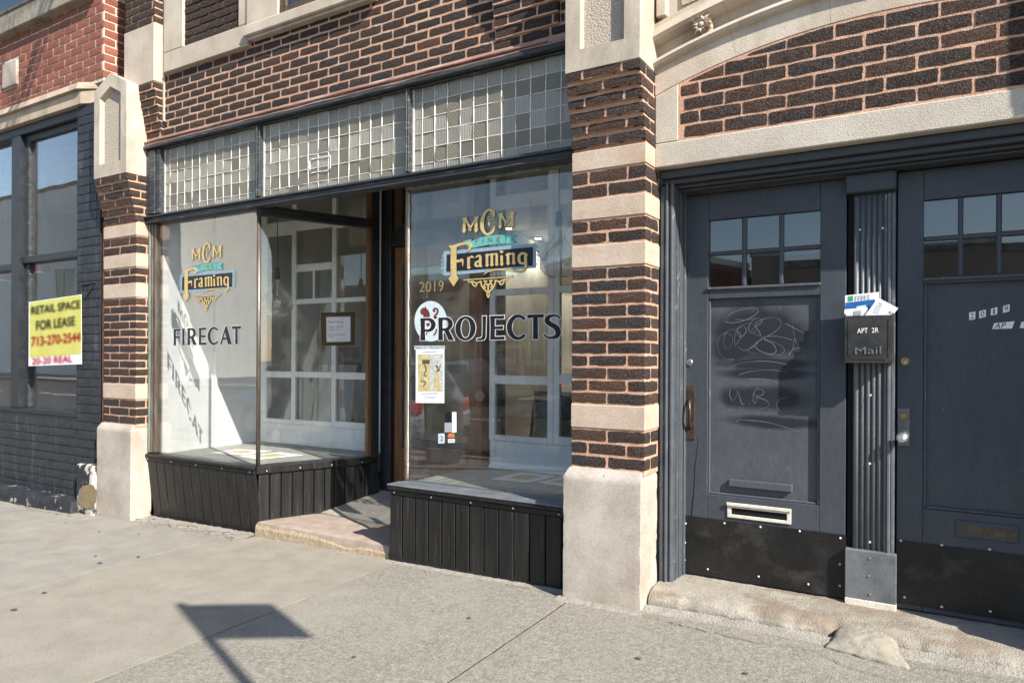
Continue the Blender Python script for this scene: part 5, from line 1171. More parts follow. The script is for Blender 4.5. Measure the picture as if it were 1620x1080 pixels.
# scroll ornament under a gilt bar
S_('gold', [(560, 738), (1032, 705)], 9)
for sg in (-1, 1):
    cx_ = 797; T = lambda x, y: (cx_+sg*x, y-sg*x*.06)
    S_('gold', [T(*q) for q in ((70, 740), (60, 790), (30, 830), (5, 850), (0, 800), (20, 770), (38, 790), (24, 812))], 15)
    S_('gold', [T(*q) for q in ((70, 745), (110, 760), (140, 745), (150, 765), (125, 790), (108, 775), (118, 762))], 13)
    S_('gold', [T(*q) for q in ((150, 735), (170, 750), (188, 738), (180, 728))], 11); S_('gold', [T(*q) for q in ((10, 740), (28, 755), (40, 738))], 14); S_('gold', [T(*q) for q in ((0, 850), (12, 870), (0, 905))], 12)
    P_('black', [T(*q) for q in ((0, 735), (85, 738), (62, 800), (30, 850), (0, 890))])
def build_emblem(parent, place, layers):
    for nm, kind, grow, m_, lift in layers:
        f_ = Flat()
        for k_ in ([kind] if isinstance(kind, str) else kind):
            for it in LG[k_]:
                if it[0] == 's': f_.stroke([zz(p_)+tuple(q/6 for q in p_[2:]) for p_ in it[1]], it[2]/6, grow, n=4)
                else:
                    pp = [zz(p_) for p_ in it[1]]; f_.poly(offset_poly(pp, grow) if grow else pp)
        # each stroke a hair above the last so that overlapping strokes never share a plane
        mb = MB(); n_ = len(f_.v)
        for i, p_ in enumerate(f_.v): mb.v.append(tuple(place(p_[0], p_[1], lift+.00045*i/n_)))
        mb.f = f_.f; part(nm, mb, m_, parent, recalc=False)
LAY = [('emblem_border', 'blue', 0, 'pale_blue', .0010), ('emblem_outline', ('gold', 'teal'), .55, 'ink_black', .0024), ('emblem_panel', 'black', 0, 'ink_black', .0017), ('emblem_ribbon', 'teal', 0, 'teal', .0031), ('emblem_gilding', 'gold', 0, 'gold', .0038), ('emblem_script', 'dark', 0, 'gold_dull', .0046)]
build_emblem(bayR, lambda u, v, l_: PY(u, v, YGR) + Vector((0, -l_, 0)), LAY)
C0 = PY(775, 400, YGR); C1 = PY(328.5, 437, YG)
build_emblem(bayL, lambda u, v, l_: PY(u, v, YGR)-C0+C1+Vector((0, -l_, 0)), LAY)
f_ = text2d('2019').mapped(quad(zz((138, 757)), zz((372, 738)), zz((372, 846)), zz((138, 853)))); flat_obj('gilt_number', f_, lambda u, v: PY(u, v, YGR-.001), 'gold_dull', bayR)
# pale disc with a red cat emblem
f_ = Flat().poly([z6(p_) for p_ in ell(248, 228, 154, 192, 0, 350, 36)]); flat_obj('emblem_disc', f_, lambda u, v: PY(u, v, YGR-.0004), 'logo_pale', bayR)
ct = Flat()
ct.poly([z6(p_) for p_ in ((150, 158), (154, 148), (147, 138), (153, 118), (166, 108), (170, 96), (180, 102), (192, 100), (198, 84), (208, 100), (212, 112), (226, 122), (234, 140), (240, 165), (240, 196), (186, 196), (172, 178), (182, 164), (166, 168))])
ct.stroke([z6(p_) for p_ in ((302, 200), (286, 180), (312, 150), (312, 118), (288, 108), (276, 128), (292, 138))], 3.2); ct.poly([z6(p_) for p_ in ((205, 245), (240, 245), (238, 272), (212, 280))])
ct.stroke([z6(p_) for p_ in ((225, 300), (214, 330), (205, 358))], 2.); ct.stroke([z6(p_) for p_ in ((305, 300), (296, 335), (275, 365))], 2.4); ct.poly([z6(p_) for p_ in ((275, 185), (312, 182), (306, 200), (280, 205))])
flat_obj('emblem_cat', ct, lambda u, v: PY(u, v, YGR-.0007), 'logo_red', bayR)

# ================================================================== PAPERS, PRINTS AND LAMPS IN THE WINDOWS
def sheet(name, q, Y, m, label, cat, th=.0012, group=None, parent=None):
    f_ = [PY(*p_, Y) for p_ in q]; mb = MB().add([tuple(p_) for p_ in f_]+[(p_.x, p_.y-th, p_.z) for p_ in f_], [(0, 1, 2, 3), (7, 6, 5, 4), (0, 4, 5, 1), (1, 5, 6, 2), (2, 6, 7, 3), (3, 7, 4, 0)])
    o = part(name, mb, m, parent)
    return tag(o, label, cat, group) if label else o
YPO = YGR-.0012
po = sheet('poster', [(658, 549), (703, 547), (702.8, 637.5), (657.8, 637)], YPO, 'paper', 'tall exhibition poster taped inside the right shop window', 'poster')
def onpo(name, q, m, l=.0016): sheet(name, q, YPO-l, m, None, None, .0003, parent=po)
zq = lambda *pp: [z6(p_) for p_ in pp]
onpo('picture', zq((127, 542), (242, 540), (242, 890), (127, 895)), 'art_ochre'); onpo('picture', zq((244, 540), (366, 538), (366, 892), (244, 893)), 'art_grey')
onpo('picture_band', zq((168, 594), (240, 594), (240, 632), (168, 634)), 'art_dark', .0021); onpo('picture_figure', zq((285, 710), (320, 700), (352, 890), (278, 888)), 'art_ochre', .0021)
fl_ = Flat()
for s_ in (((190, 640), (205, 690), (185, 740), (215, 745)), ((150, 800), (180, 795), (200, 810), (175, 850)), ((295, 640), (320, 690), (300, 700)), ((340, 640), (325, 700), (310, 650))): fl_.stroke([z6(p_) for p_ in s_], 1.6)
flat_obj('picture_sketch', fl_, lambda u, v: PY(u, v, YPO-.0027), 'art_dark', po)
hd = sheet('poster_heading', zq((92, 462), (384, 460), (384, 494), (92, 498)), YPO-.0014, 'logo_pale', None, None, .0003, parent=po)
flat_obj('heading_text', text2d('FIRECAT PROJECTS').mapped(quad(z6((97, 470)), z6((380, 468)), z6((380, 490)), z6((97, 494)))), lambda u, v: PY(u, v, YPO-.0022), 'ink_black', po)
fl_ = Flat()
for x0_, x1_, y_, w_ in ((165, 320, 914, 1.6), (185, 300, 946, .8), (195, 290, 958, .8), (190, 300, 516, .8), (165, 320, 524, .9)): fl_.stroke([z6((x0_, y_)), z6((x1_, y_-1))], w_, smooth=False)
flat_obj('caption_lines', fl_, lambda u, v: PY(u, v, YPO-.0016), 'paper_grey', po)
z7 = zl(640, 620, 5.786)
for i, (q, m, lab, txt) in enumerate(((((370, 185), (433, 182), (433, 276), (370, 278)), 'car_dark', 'dark blue square sticker at the top of the door-side sticker cluster', None), (((435, 182), (475, 181), (476, 368), (436, 369)), 'paper', 'tall narrow white card sticker in the sticker cluster', None),
        (((366, 280), (434, 278), (434, 366), (367, 367)), 'paper_grey', 'grey square sticker below the dark blue one', None), (((308, 380), (367, 378), (367, 468), (309, 470)), 'logo_pale', 'pale sticker with a dark swirl low in the right window', '2'), (((398, 378), (458, 376), (458, 414), (398, 416)), 'card_orange', 'small orange red card sticker low in the right window', None), (((398, 428), (460, 426), (460, 462), (398, 464)), 'paper', 'small white card sticker lowest in the cluster', 'VISA'))):
    st_ = sheet('window_sticker', [z7(p_) for p_ in q], YPO-.0004, m, lab, 'sticker', .0005, 'stickers on the right shop window')
    if txt:
        c = (sum(p_[0] for p_ in q)/4, sum(p_[1] for p_ in q)/4); k = (.55, .5) if txt in '2' else (.8, .35)
        flat_obj('sticker_print', text2d(txt).mapped(quad(*[z7((c[0]+(p_[0]-c[0])*k[0], c[1]+(p_[1]-c[1])*k[1])) for p_ in q])), lambda u, v: PY(u, v, YPO-.0013), 'car_dark', st_)
# framed notice hung on the splayed pane
def RP_(px, py, off):                                # pixel on to the splayed pane
    d = ray(px, py); n_ = ret(0, 1)-ret(0, 0); p0 = ret(0, off); k = ((p0.x-CAMP.x)*n_.x+(p0.y-CAMP.y)*n_.y)/(d.x*n_.x+d.y*n_.y); return CAMP+d*k
def rsheet(name, q, off, th, m, parent):
    n_ = ret(0, 1)-ret(0, 0); vv = [RP_(*p_, off) for p_ in q]; w2 = [v+Vector((n_.x, n_.y, 0))*-th for v in vv]
    return part(name, MB().add([tuple(v) for v in vv+w2], [(0, 1, 2, 3), (7, 6, 5, 4), (0, 4, 5, 1), (1, 5, 6, 2), (2, 6, 7, 3), (3, 7, 4, 0)]), m, parent)
zf = zl(230, 460, 3.857)
q_ = ((1068, 133), (1275, 130), (1273, 332), (1073, 336)); inn = ((1098, 158), (1250, 155), (1250, 309), (1100, 313))
nf = rsheet('notice_card', [zf(p_) for p_ in inn], -.004, .004, 'paper', None); tag(nf, 'framed business hours notice hanging on the splayed glass', 'notice')
for k in range(4):
    a, b = q_[k], q_[(k+1) % 4]; c, d = inn[(k+1) % 4], inn[k]
    rsheet('frame_bar', [zf(p_) for p_ in (a, b, c, d)], -.0035, .016, 'frame_wood', nf)
for s_, q in (('Business Hours: Day', ((1118, 184), (1208, 183), (1208, 197), (1118, 198))), ('Tuesday - Friday 10-5', ((1118, 216), (1206, 214), (1206, 226), (1118, 228))), ('Saturday 10-5', ((1118, 232), (1178, 231), (1178, 242), (1118, 243))), ('We are closed Sunday and', ((1118, 262), (1224, 259), (1224, 271), (1118, 274))), ('Monday', ((1118, 277), (1150, 276), (1150, 286), (1118, 287)))):
    flat_obj('notice_text', text2d(s_).mapped(quad(*[zf(p_) for p_ in q])), lambda u, v: RP_(u, v, -.0092), 'art_dark', nf)
# prints lying on the display floors
def print_on_floor(q, z, label):
    vv = [PZ(*p_, z) for p_ in q]; mb = MB().add([tuple(v) for v in vv]+[(v.x, v.y, v.z-.003) for v in vv], [(0, 1, 2, 3), (7, 6, 5, 4), (0, 4, 5, 1), (1, 5, 6, 2), (2, 6, 7, 3), (3, 7, 4, 0)])
    o = tag(part('art_print', mb, 'paper'), label, 'print', 'prints lying in the show windows'); c = sum(vv, Vector())/4
    part('print_image', MB().add([tuple(c+(v-c)*.55+Vector((0, 0, .0008))) for v in vv], [(0, 1, 2, 3)]), 'art_ochre', o); return o
zg = ZS-.006
print_on_floor([zf(p_) for p_ in ((388, 988), (560, 963), (770, 974), (600, 1000))], zg, 'white print lying farther back on the left display floor')
print_on_floor([zf(p_) for p_ in ((570, 1008), (820, 982), (962, 1000), (680, 1026))], zg+.001, 'white print lying nearer the splayed glass on the left display floor')
print_on_floor([z7(p_) for p_ in ((790, 790), (1075, 733), (1395, 766), (1150, 824))], ZS+.003, 'print with pale border lying mid floor in the right window')
print_on_floor([z7(p_) for p_ in ((1215, 822), (1480, 770), (1640, 790), (1490, 862))], ZS+.003, 'print lying beside the pier in the right window')
# clear teardrop pendant bulbs
def pendant(px, py_cord_top, px_s, py_sock, py_c, rpx, Y, label):
    s = PY(px_s, py_sock, Y); c = PY(px, py_c, Y); k = (Y+D)/ray(px, py_c).y/F; r = rpx*k
    e = empty('pendant_bulb', label, 'lamp', (c.x, Y, c.z-r), 'clear teardrop pendant bulbs')
    part('cord', MB().tube([(c.x, Y, 3.36), (c.x, Y, s.z+.03)], .004, 6), 'plastic_black', e)
    part('socket', MB().lathe([(.006, .05), (.02, .045), (.022, .0), (.026, -.02), (.024, -.05), (.015, -.055)], (c.x, Y, s.z), 14), 'plastic_black', e, smooth=True)
    h = s.z-.05-c.z
    part('glass_bulb', MB().lathe([(.018, h), (.022, h*.85), (r*.38, h*.6), (r*.72, h*.32), (r*.95, r*.12), (r, -r*.15), (r*.93, -r*.45), (r*.72, -r*.72), (r*.4, -r*.9), (.001, -r*.95)], (c.x, Y, c.z), 28), 'bulb_glass', e, smooth=True)
    part('filament_stem', MB().tube([(c.x, Y, s.z-.05), (c.x, Y, c.z+h*.25)], .006, 6), 'logo_pale', e); return e
pendant(438.5, 330, 438.5, 432, 477, 25, .72, 'clear teardrop pendant bulb hanging in the left window')
pendant(884, 262, 889, 345, 412, 31, .66, 'clear teardrop pendant bulb hanging behind the pier in the right window')
# small recessed spotlights lit in the gallery ceiling
for px, py, nm in ((768, 391, 'left'), (804, 361, 'middle'), (851, 377, 'right')):
    d = ray(px, py); k = (3.41-CZ)/d.z; c = CAMP+d*min(k, 11.2/d.y)
    if c.z > 3.41: c.z = 3.41
    c = PZ(px, py, 3.405) if 1.5 < PZ(px, py, 3.405).y < 7.8 else Vector((c.x, 5.5, 3.405))
    e = tag(part('ceiling_spotlight', MB().lathe([(.085, .012), (.09, .0), (.07, -.004)], c, 18), 'galvanised'), {'left': 'lit ceiling spotlight farthest left in the gallery', 'middle': 'lit ceiling spotlight nearest the glass lettering in the gallery', 'right': 'lit ceiling spotlight farthest right in the gallery'}[nm], 'lamp', 'gallery ceiling spotlights')
    part('lens', MB().lathe([(.065, -.006), (.05, -.012), (.001, -.014)], c, 14), 'bulb_glow', e)
    li = bpy.data.lights.new('spot_light', 'SPOT'); li.energy = 70; li.spot_size = rad(95); li.color = (1, .85, .65); li.shadow_soft_size = .05; lo = bpy.data.objects.new('spot_light', li); COL.objects.link(lo); lo.location = (c.x, c.y, c.z-.03); adopt(lo, e)
# pictures hung on the gallery's rear wall and an easel-high bench show through the panes
for i, x in enumerate((-5.4, -4.5, -3.6, -2.6)):
    o = tag(part('hung_picture', MB().box(x-.25, x+.25, 7.86, 7.895, 1.3, 1.95), 'art_dark', None, bev=.004), ('dark framed picture far left on the gallery rear wall', 'dark framed picture second from left on the gallery rear wall', 'dark framed picture third from left on the gallery rear wall', 'dark framed picture far right on the gallery rear wall')[i], 'picture', 'pictures on the gallery rear wall')
    part('mount', MB().box(x-.2, x+.2, 7.853, 7.859, 1.36, 1.89), 'art_grey', o)

for i, (x, y, w_, h, m, lab) in enumerate(((-5.5, 1.75, .62, 1.3, 'white_paint', 'tall white canvas added for a sun patch behind the left partition panes'), (-4.75, 1.9, .55, 1.0, 'art_grey', 'grey canvas added for a sun patch shape behind the left partition near the entrance'), (-2.75, 1.7, .7, .9, 'art_ochre', 'ochre canvas leaning behind the right partition'), (-2.15, 1.85, .5, 1.2, 'paper', 'white mounted print leaning behind the right partition by the pier'))):  # made-up canvases; the left pair stands in for sun patch shapes indoors
    cv = MB().add([(x-w_/2, y, .2), (x+w_/2, y, .2), (x+w_/2, y+.2, .2+h), (x-w_/2, y+.2, .2+h), (x-w_/2, y+.035, .2), (x+w_/2, y+.035, .2), (x+w_/2, y+.235, .2+h), (x-w_/2, y+.235, .2+h)], [(0, 1, 2, 3), (7, 6, 5, 4), (0, 4, 5, 1), (1, 5, 6, 2), (2, 6, 7, 3), (3, 7, 4, 0)])
    o = tag(part('added_canvas', cv, 'frame_wood', None, bev=.004), lab, 'canvas', 'canvases added in the gallery')
    part('canvas_face', MB().add([(x+sx*(w_/2-.035), y-.004+(.2*t if True else 0), .2+.035+(h-.07)*t) for sx, t in ((-1, 0), (1, 0), (1, 1), (-1, 1))], [(0, 1, 2, 3)]), m, o, recalc=False)
# ================================================================== MAILBOX WITH LETTERS
YM = .300
a = PY(1335.5, 540, YM); b = PY(1413, 540, YM); zt_ = PY(1336, 499.5, YM).z; zb_ = PY(1336, 574, YM).z
mbx = empty('mailbox', 'dark iron mailbox marked APT 2R stuffed with letters', 'mailbox', ((a.x+b.x)/2, YPL, zb_))
w_ = b.x-a.x
part('body', MB().box(a.x, b.x, YM+.006, YM+.012, zb_, zt_).box(a.x, a.x+.004, YM+.0121, YPL-.0, zb_+.0005, zt_+.012).box(b.x-.004, b.x, YM+.0121, YPL, zb_+.0005, zt_+.012).box(a.x+.0041, b.x-.0041, YM+.0121, YPL, zb_+.0003, zb_+.006).box(a.x+.0041, b.x-.0041, YPL-.006, YPL-.0005, zb_+.0065, zt_+.03), 'mailbox_iron', mbx, bev=.002)
fi = .018
part('front_rim', MB().box(a.x+fi, a.x+fi+.003, YM+.003, YM+.0058, zb_+fi+.012, zt_-fi).box(b.x-fi-.003, b.x-fi, YM+.003, YM+.0058, zb_+fi+.012, zt_-fi).box(a.x+fi+.012, b.x-fi-.012, YM+.0032, YM+.0058, zb_+fi, zb_+fi+.003), 'mailbox_iron', mbx, bev=.001)
z54 = zl(1320, 440, 5.4)
flat_obj('apartment_mark', text2d('APT').mapped(quad(z54((195, 430)), z54((285, 424)), z54((285, 468)), z54((195, 470)))), lambda u, v: PY(u, v, YM+.0050), 'paper', mbx)
flat_obj('apartment_mark', text2d('2R').mapped(quad(z54((320, 424)), z54((377, 420)), z54((377, 462)), z54((320, 465)))), lambda u, v: PY(u, v, YM+.0050), 'paper', mbx)
tm = text2d('Mail').mapped(quad(z54((176, 592)), z54((400, 580)), z54((400, 645)), z54((176, 650))))
o = flat_obj('embossed_word', tm, lambda u, v: PY(u, v, YM+.0050), 'plate_grey', mbx); so_ = o.modifiers.new('thick', 'SOLIDIFY'); so_.thickness = .004; so_.offset = 0
mail = []
def letter(q, Y, m, label, tilt=.0):
    vv = [PY(*z54(p_), Y) for p_ in q]
    vv[2] = Vector((vv[2].x, vv[2].y, zt_-.06)) if tilt == 0 else vv[2]; vv[3] = Vector((vv[3].x, vv[3].y, zt_-.06)) if tilt == 0 else vv[3]
    n_ = Vector((0, .0016, 0)); o = part('letter', MB().add([tuple(v) for v in vv]+[tuple(v+n_) for v in vv], [(3, 2, 1, 0), (4, 5, 6, 7), (0, 1, 5, 4), (1, 2, 6, 5), (2, 3, 7, 6), (3, 0, 4, 7)]), m)
    return tag(o, label, 'letter', 'letters stuffed in the mailbox')
l1 = letter(((92, 148), (382, 117), (384, 320), (92, 330)), YM+.060, 'paper', 'tall white leaflet with a green corner at the back of the mailbox')
sheet('green_print', [z54(p_) for p_ in ((118, 154), (160, 149), (160, 192), (118, 196))], YM+.0585, 'paper_green', None, None, .0004, parent=l1)
flat_obj('leaflet_text', text2d('NO').mapped(quad(z54((282, 140)), z54((300, 138)), z54((300, 188)), z54((282, 190)))), lambda u, v: PY(u, v, YM+.0582), 'ink_black', l1)
for k in range(4): sheet('leaflet_line', [z54(p_) for p_ in ((178+k*26, 150-k*2), (190+k*26, 149-k*2), (190+k*26, 188-k*2), (178+k*26, 189-k*2))], YM+.0584, 'paper_grey', None, None, .0003, parent=l1)
letter(((94, 210), (346, 180), (350, 330), (94, 330)), YM+.050, 'paper_blue', 'blue folder tucked behind the front envelopes')
l3 = letter(((86, 266), (283, 248), (290, 330), (86, 330)), YM+.040, 'paper', 'white windowed envelope at the left of the mailbox')
sheet('envelope_window', [z54(p_) for p_ in ((165, 282), (228, 274), (232, 312), (165, 318))], YM+.0388, 'paper_grey', None, None, .0003, parent=l3)
letter(((190, 240), (270, 228), (274, 300), (192, 300)), YM+.044, 'logo_pale', 'small folded slip between blue folder and envelope')
l5 = letter(((375, 166), (547, 256), (498, 314), (236, 352)), YM+.030, 'paper', 'white envelope leaning out to the right of the mailbox', 1)
fl_ = Flat()
for s_ in (((330, 300), (378, 210)), ((345, 305), (392, 215)), ((362, 308), (404, 222)), ((404, 222), (376, 206))): fl_.stroke([z54(p_) for p_ in s_], .9, smooth=False)
flat_obj('address_lines', fl_, lambda u, v: PY(u, v, YM+.0292), 'paper_grey', l5)
flat_obj('red_stamp', Flat().poly([z54(p_) for p_ in ell(476, 291, 12, 12, 0, 340, 14)]), lambda u, v: PY(u, v, YM+.0292), 'stamp_pink', l5)

# ================================================================== NEIGHBOURING BUILDING (left)
nb = empty('neighbour_building', 'neighbouring red brick building with black painted ground floor and big black windows', 'building', (-9, .2, -.1))
YN0 = .03; NX0, NXP, NX1 = -13.5, -7.0, -6.60; NW0, NW1 = .80, 3.735
NBK = 'nb_black'; NBR = 'nb_red'
bw = part('painted_wall', MB().box(NX0, NX1, YN0+.006, .4, -.3, NW0).box(NXP, NX1, YN0+.0061, .4, NW0+.0002, NW1), 'black_mortar', nb)
course_field(NBK, bw, NX0+4.3, NXP+.0, .045, NW0, YN0, .0815, .212, J=.008, phase=.3)
course_field(NBK, bw, NXP+.004, NX1, .045, NW1, YN0, .0815, .212, J=.008, phase=.45)
flush_bricks(NBK, nb, 'brick_black', 'brick_black', 220, .002)
rough_block('painted_footing', NX0, -6.78, -.13, .05, -.35, .075, 'peeling_base', nb, step=.05, amp=.014, rnd=.03, freq=6)
blk = rough_block('corner_block', -6.80, -6.525, -.075, .1, -.3, PY(140, 735, -.06).z, 'peeling_block', nb, step=.03, amp=.006, rnd=.02, freq=9)
tag(blk, 'stone corner block with peeling black and tan paint')
tp = Flat().poly([(x, y) for x, y in ((123.5, 773), (130, 765), (140, 768), (152, 767), (154, 780), (153, 797), (146, 804), (140, 801), (131, 805), (124, 799))]); rq = random.Random(3); tp = Flat().poly([(138.5+(15+rq.uniform(-1.6, 1.6))*math.cos(k*.2094)*(1 if abs(math.cos(k*.2094)) < .8 else .96), 785+(18.5+rq.uniform(-2, 2))*math.copysign(abs(math.sin(k*.2094))**.7, math.sin(k*.2094))) for k in range(30)]); flat_obj('tan_paint_patch', tp, lambda u, v: PY(u, v, -.088), 'tan_patch', nb)
part('brick_return', MB().box(-6.525, P1L+.004, .012, .2, .45, 2.6), 'brick_red', nb)
# black framed shop window
bf = MB(); xm0, xm1 = PY(20, 400, .06).x, PY(33, 400, .06).x
bf.box(NX0, NXP, .055, .16, NW0, NW0+.055).box(NX0, NXP, .05, .16, NW1-.085, NW1-.002).box(NXP-.05, NXP-.001, .056, .158, NW0+.0552, NW1-.0852).box(xm0, xm1, .045, .16, NW0+.0553, NW1-.0853)
ztr = PY(90, 405, .08).z
bf.box(xm1+.001, NXP-.0505, .07, .155, ztr-.035, ztr+.035); bf.box(NX0, xm0-.001, .07, .155, ztr-.09, ztr-.02)
for k in range(1, 3): bf.box(xm0-k*1.35-.06, xm0-k*1.35+.06, .046, .159, NW0+.056, NW1-.086)
nwf = part('shopfront_frame', bf, 'black_paint', nb, bev=.006)
part('glazing_stop', MB().box(xm1+.001, xm1+.075, .10, .165, NW0+.056, ztr-.036).box(xm1+.001, xm1+.075, .10, .165, ztr+.036, NW1-.086).box(xm1+.076, NXP-.051, .10, .165, NW1-.15, NW1-.0862), 'black_trim', nwf, bev=.004)
for a, b, c, d in ((xm1, NXP-.05, NW0+.055, ztr-.035), (xm1, NXP-.05, ztr+.035, NW1-.085), (xm0-1.3, xm0, NW0+.055, ztr-.09), (xm0-1.3, xm0, ztr-.02, NW1-.085), (xm0-2.6, xm0-1.4, NW0+.055, ztr-.09), (xm0-2.6, xm0-1.4, ztr-.02, NW1-.085)):
    part('pane', MB().box(a, b, .13, .136, c, d), 'glass_street', nwf)
part('interior', MB().box(NX0, NX1, 4.4, 4.5, -.2, 4).box(NX0-.1, NX0, .2, 4.4, -.2, 4).box(NX1-.15, NX1-.05, .42, 4.4, -.2, 4).box(NX0, NX1, .17, 4.4, -.2, .1).box(NX0, NX1, .17, 4.4, 3.9, 4.), 'opp_tan', nb)
part('window_back_panel', MB().box(-8.3, -7.42, .9, .94, .1, 2.6), 'white_paint', nb)
# stone belt with a chamfered end, red brick above, coping and upper window
zb0, zb1 = NW1+.002, PY(126, 131, 0).z
bl = MB(); xe = PY(127, 150, 0).x
bl.add([(NX0, .0, zb0), (xe, .0, zb0), (NX1, .15, zb0), (NX0, .15, zb0), (NX0, .0, zb0+.13), (xe, .0, zb0+.13), (NX1, .15, zb0+.13), (NX0, .15, zb0+.13)], [(0, 3, 2, 1), (4, 5, 6, 7), (0, 1, 5, 4), (1, 2, 6, 5), (2, 3, 7, 6), (3, 0, 4, 7)])
bl.add([(NX0, -.035, zb0+.1302), (xe-.01, -.035, zb0+.1302), (NX1+.004, .15, zb0+.1302), (NX0, .15, zb0+.1302), (NX0, -.015, zb1), (xe-.01, -.015, zb1), (NX1+.004, .15, zb1), (NX0, .15, zb1)], [(0, 3, 2, 1), (4, 5, 6, 7), (0, 1, 5, 4), (1, 2, 6, 5), (2, 3, 7, 6), (3, 0, 4, 7)])
part('stone_belt', bl, 'old_belt_stone', nb, bev=.004)
zc = PY(0, 59, 0).z
rw = part('red_wall', MB().box(NX0, NX1-.005, .056, .4, zb1-.02, zc+.3), 'mortar_grey', nb)
pl = (PY(5, 117, .04), PY(27, 117, .04)); plz = (PY(16, 137, .04).z, PY(16, 99, .04).z)
def red_skip(a, b, za, zb):
    if zb > plz[0]+.02 and za < plz[1]-.02:
        segs = []
        if a < pl[0].x: segs.append((a, min(b, pl[0].x)))
        if b > pl[1].x: segs.append((max(a, pl[1].x), b))
        return segs
    return [(a, b)]
course_field(NBR, rw, NX0+4.2, NX1, zb1+.006, zc, .05, .0762, .214, J=.0125, skip=red_skip)
course_field(NBR, rw, .062, .26, zb1+.006, zc, NX1-.0, .0762, .21, J=.0125, side=True, phase=.5, dep=.02)
course_field(NBR, rw, NX0+6.2, NX1, zc+.005, zc+.9, .05, .0762, .214, J=.0125, skip=lambda a, b, za, zb: [(a, b)] if a > -6.9 else [])
flush_bricks(NBR, nb, 'brick_red', 'brick_red_many', 300, .002)
part('plaque', MB().box(pl[0].x, pl[1].x, .03, .09, *plz), 'limestone', nb, bev=.004)
part('coping', MB().box(NX0, PY(140, 2, -.02).x, -.03, .3, zc, zc+.19).box(NX0, PY(140, 2, -.02).x-.02, -.045, .25, zc+.1902, zc+.21), 'coping_stone', nb, bev=.008)
uwn = part('upper_window', MB().box(NX0, -8.0, .14, .2, zc+.21, zc+.27).box(-8.05, -8.0, .14, .2, zc+.2702, zc+1.4), 'galvanised', nb, bev=.004)
part('pane', MB().box(NX0, -8.05, .165, .171, zc+.27, zc+1.4), 'opp_window', uwn); part('roof', MB().box(NX0, NX1, .26, 4.5, zc+.3, zc+.4), 'coping_stone', nb)
part('party_gap', MB().box(NX1+.001, P1L-.001, .25, .4, .3, 5), 'void', nb)
# for-lease sign hung in front of the pane from a small bracket
YS = .02
fs = empty('lease_sign', 'yellow and white retail space for lease sign hung before the left window', 'sign', (-7.5, YS, 1.2))
z4 = zl(0, 270, 3.857)
def spq(*q): return [z4(p_) for p_ in q]
sheet('sign_board', spq((180, 802), (498, 755), (500, 1080+100), (178, 1080+112)), YS, 'paper', None, None, .006, parent=fs)
sheet('yellow_field', spq((182, 805), (496, 758), (497, 1118), (181, 1140)), YS-.0062, 'sign_yellow', None, None, .0008, parent=fs)
def soft(name, txt, q, m):
    base = text2d(txt).mapped(quad(*spq(*q))); k_ = 0
    allf = Flat()
    for dx, dy in ((0, 0), *[(r_*math.cos(a_*.785+r_), r_*math.sin(a_*.785+r_)) for r_ in (1., 1.9, 2.7) for a_ in range(8)]):
        o_ = len(allf.v); allf.v += [(u+dx, v+dy, k_) for u, v in base.v]; allf.f += [tuple(i+o_ for i in f_) for f_ in base.f]; k_ += 1
    mb = MB(); mb.v = [tuple(PY(u, v, YS-.0074-.00012*k)) for u, v, k in allf.v]; mb.f = allf.f; tag(part(name, mb, m, fs, recalc=False), kind='stuff')
soft('sign_text', 'RETAIL SPACE', ((192, 832), (488, 790), (488, 838), (192, 878)), 'sign_ink'); soft('sign_text', 'FOR LEASE', ((222, 918), (456, 890), (456, 942), (222, 974)), 'sign_ink')
soft('sign_text', '713-270-2544', ((192, 1016), (490, 985), (490, 1040), (192, 1072)), 'sign_red'); soft('sign_text', '20-20 REAL', ((196, 1143), (440, 1125), (440, 1166), (196, 1182)), 'sign_pink')
br = [PY(*z4(p_), y) for p_, y in (((495, 697), YS), ((585, 681), .03))]
part('bracket', MB().tube(br, .009, 8).tube([PY(*z4((508, 790)), YS), PY(*z4((582, 685)), .03)], .006, 6), 'tar', fs); part('hook', MB().tube([PY(*z4((498, 698)), YS), PY(*z4((492, 756)), YS-.003)], .004, 6), 'tar', fs)
# red pendant lamps inside
for px, py, Y, lab in ((65, 425, .7, 'dark red bell pendant lamp behind the right pane of the left window'), (3, 437, .7, 'dark red bell pendant lamp cut off at the left picture edge')):
    c = PY(px, py, Y); e = empty('pendant_lamp', lab, 'lamp', c, 'red pendant lamps in the neighbouring shop')
    part('shade', MB().lathe([(.012, .16), (.03, .15), (.07, .08), (.085, 0), (.09, -.04), (.085, -.045), (.08, -.04)], c, 20), 'lamp_red', e, smooth=True); part('cord', MB().tube([c+Vector((0, 0, .15)), (c.x, c.y, 3.9)], .004, 6), 'plastic_black', e); part('shade_rim', MB().lathe([(.089, -.046), (.091, -.052), (.07, -.053)], c, 20), 'ink_white', e)

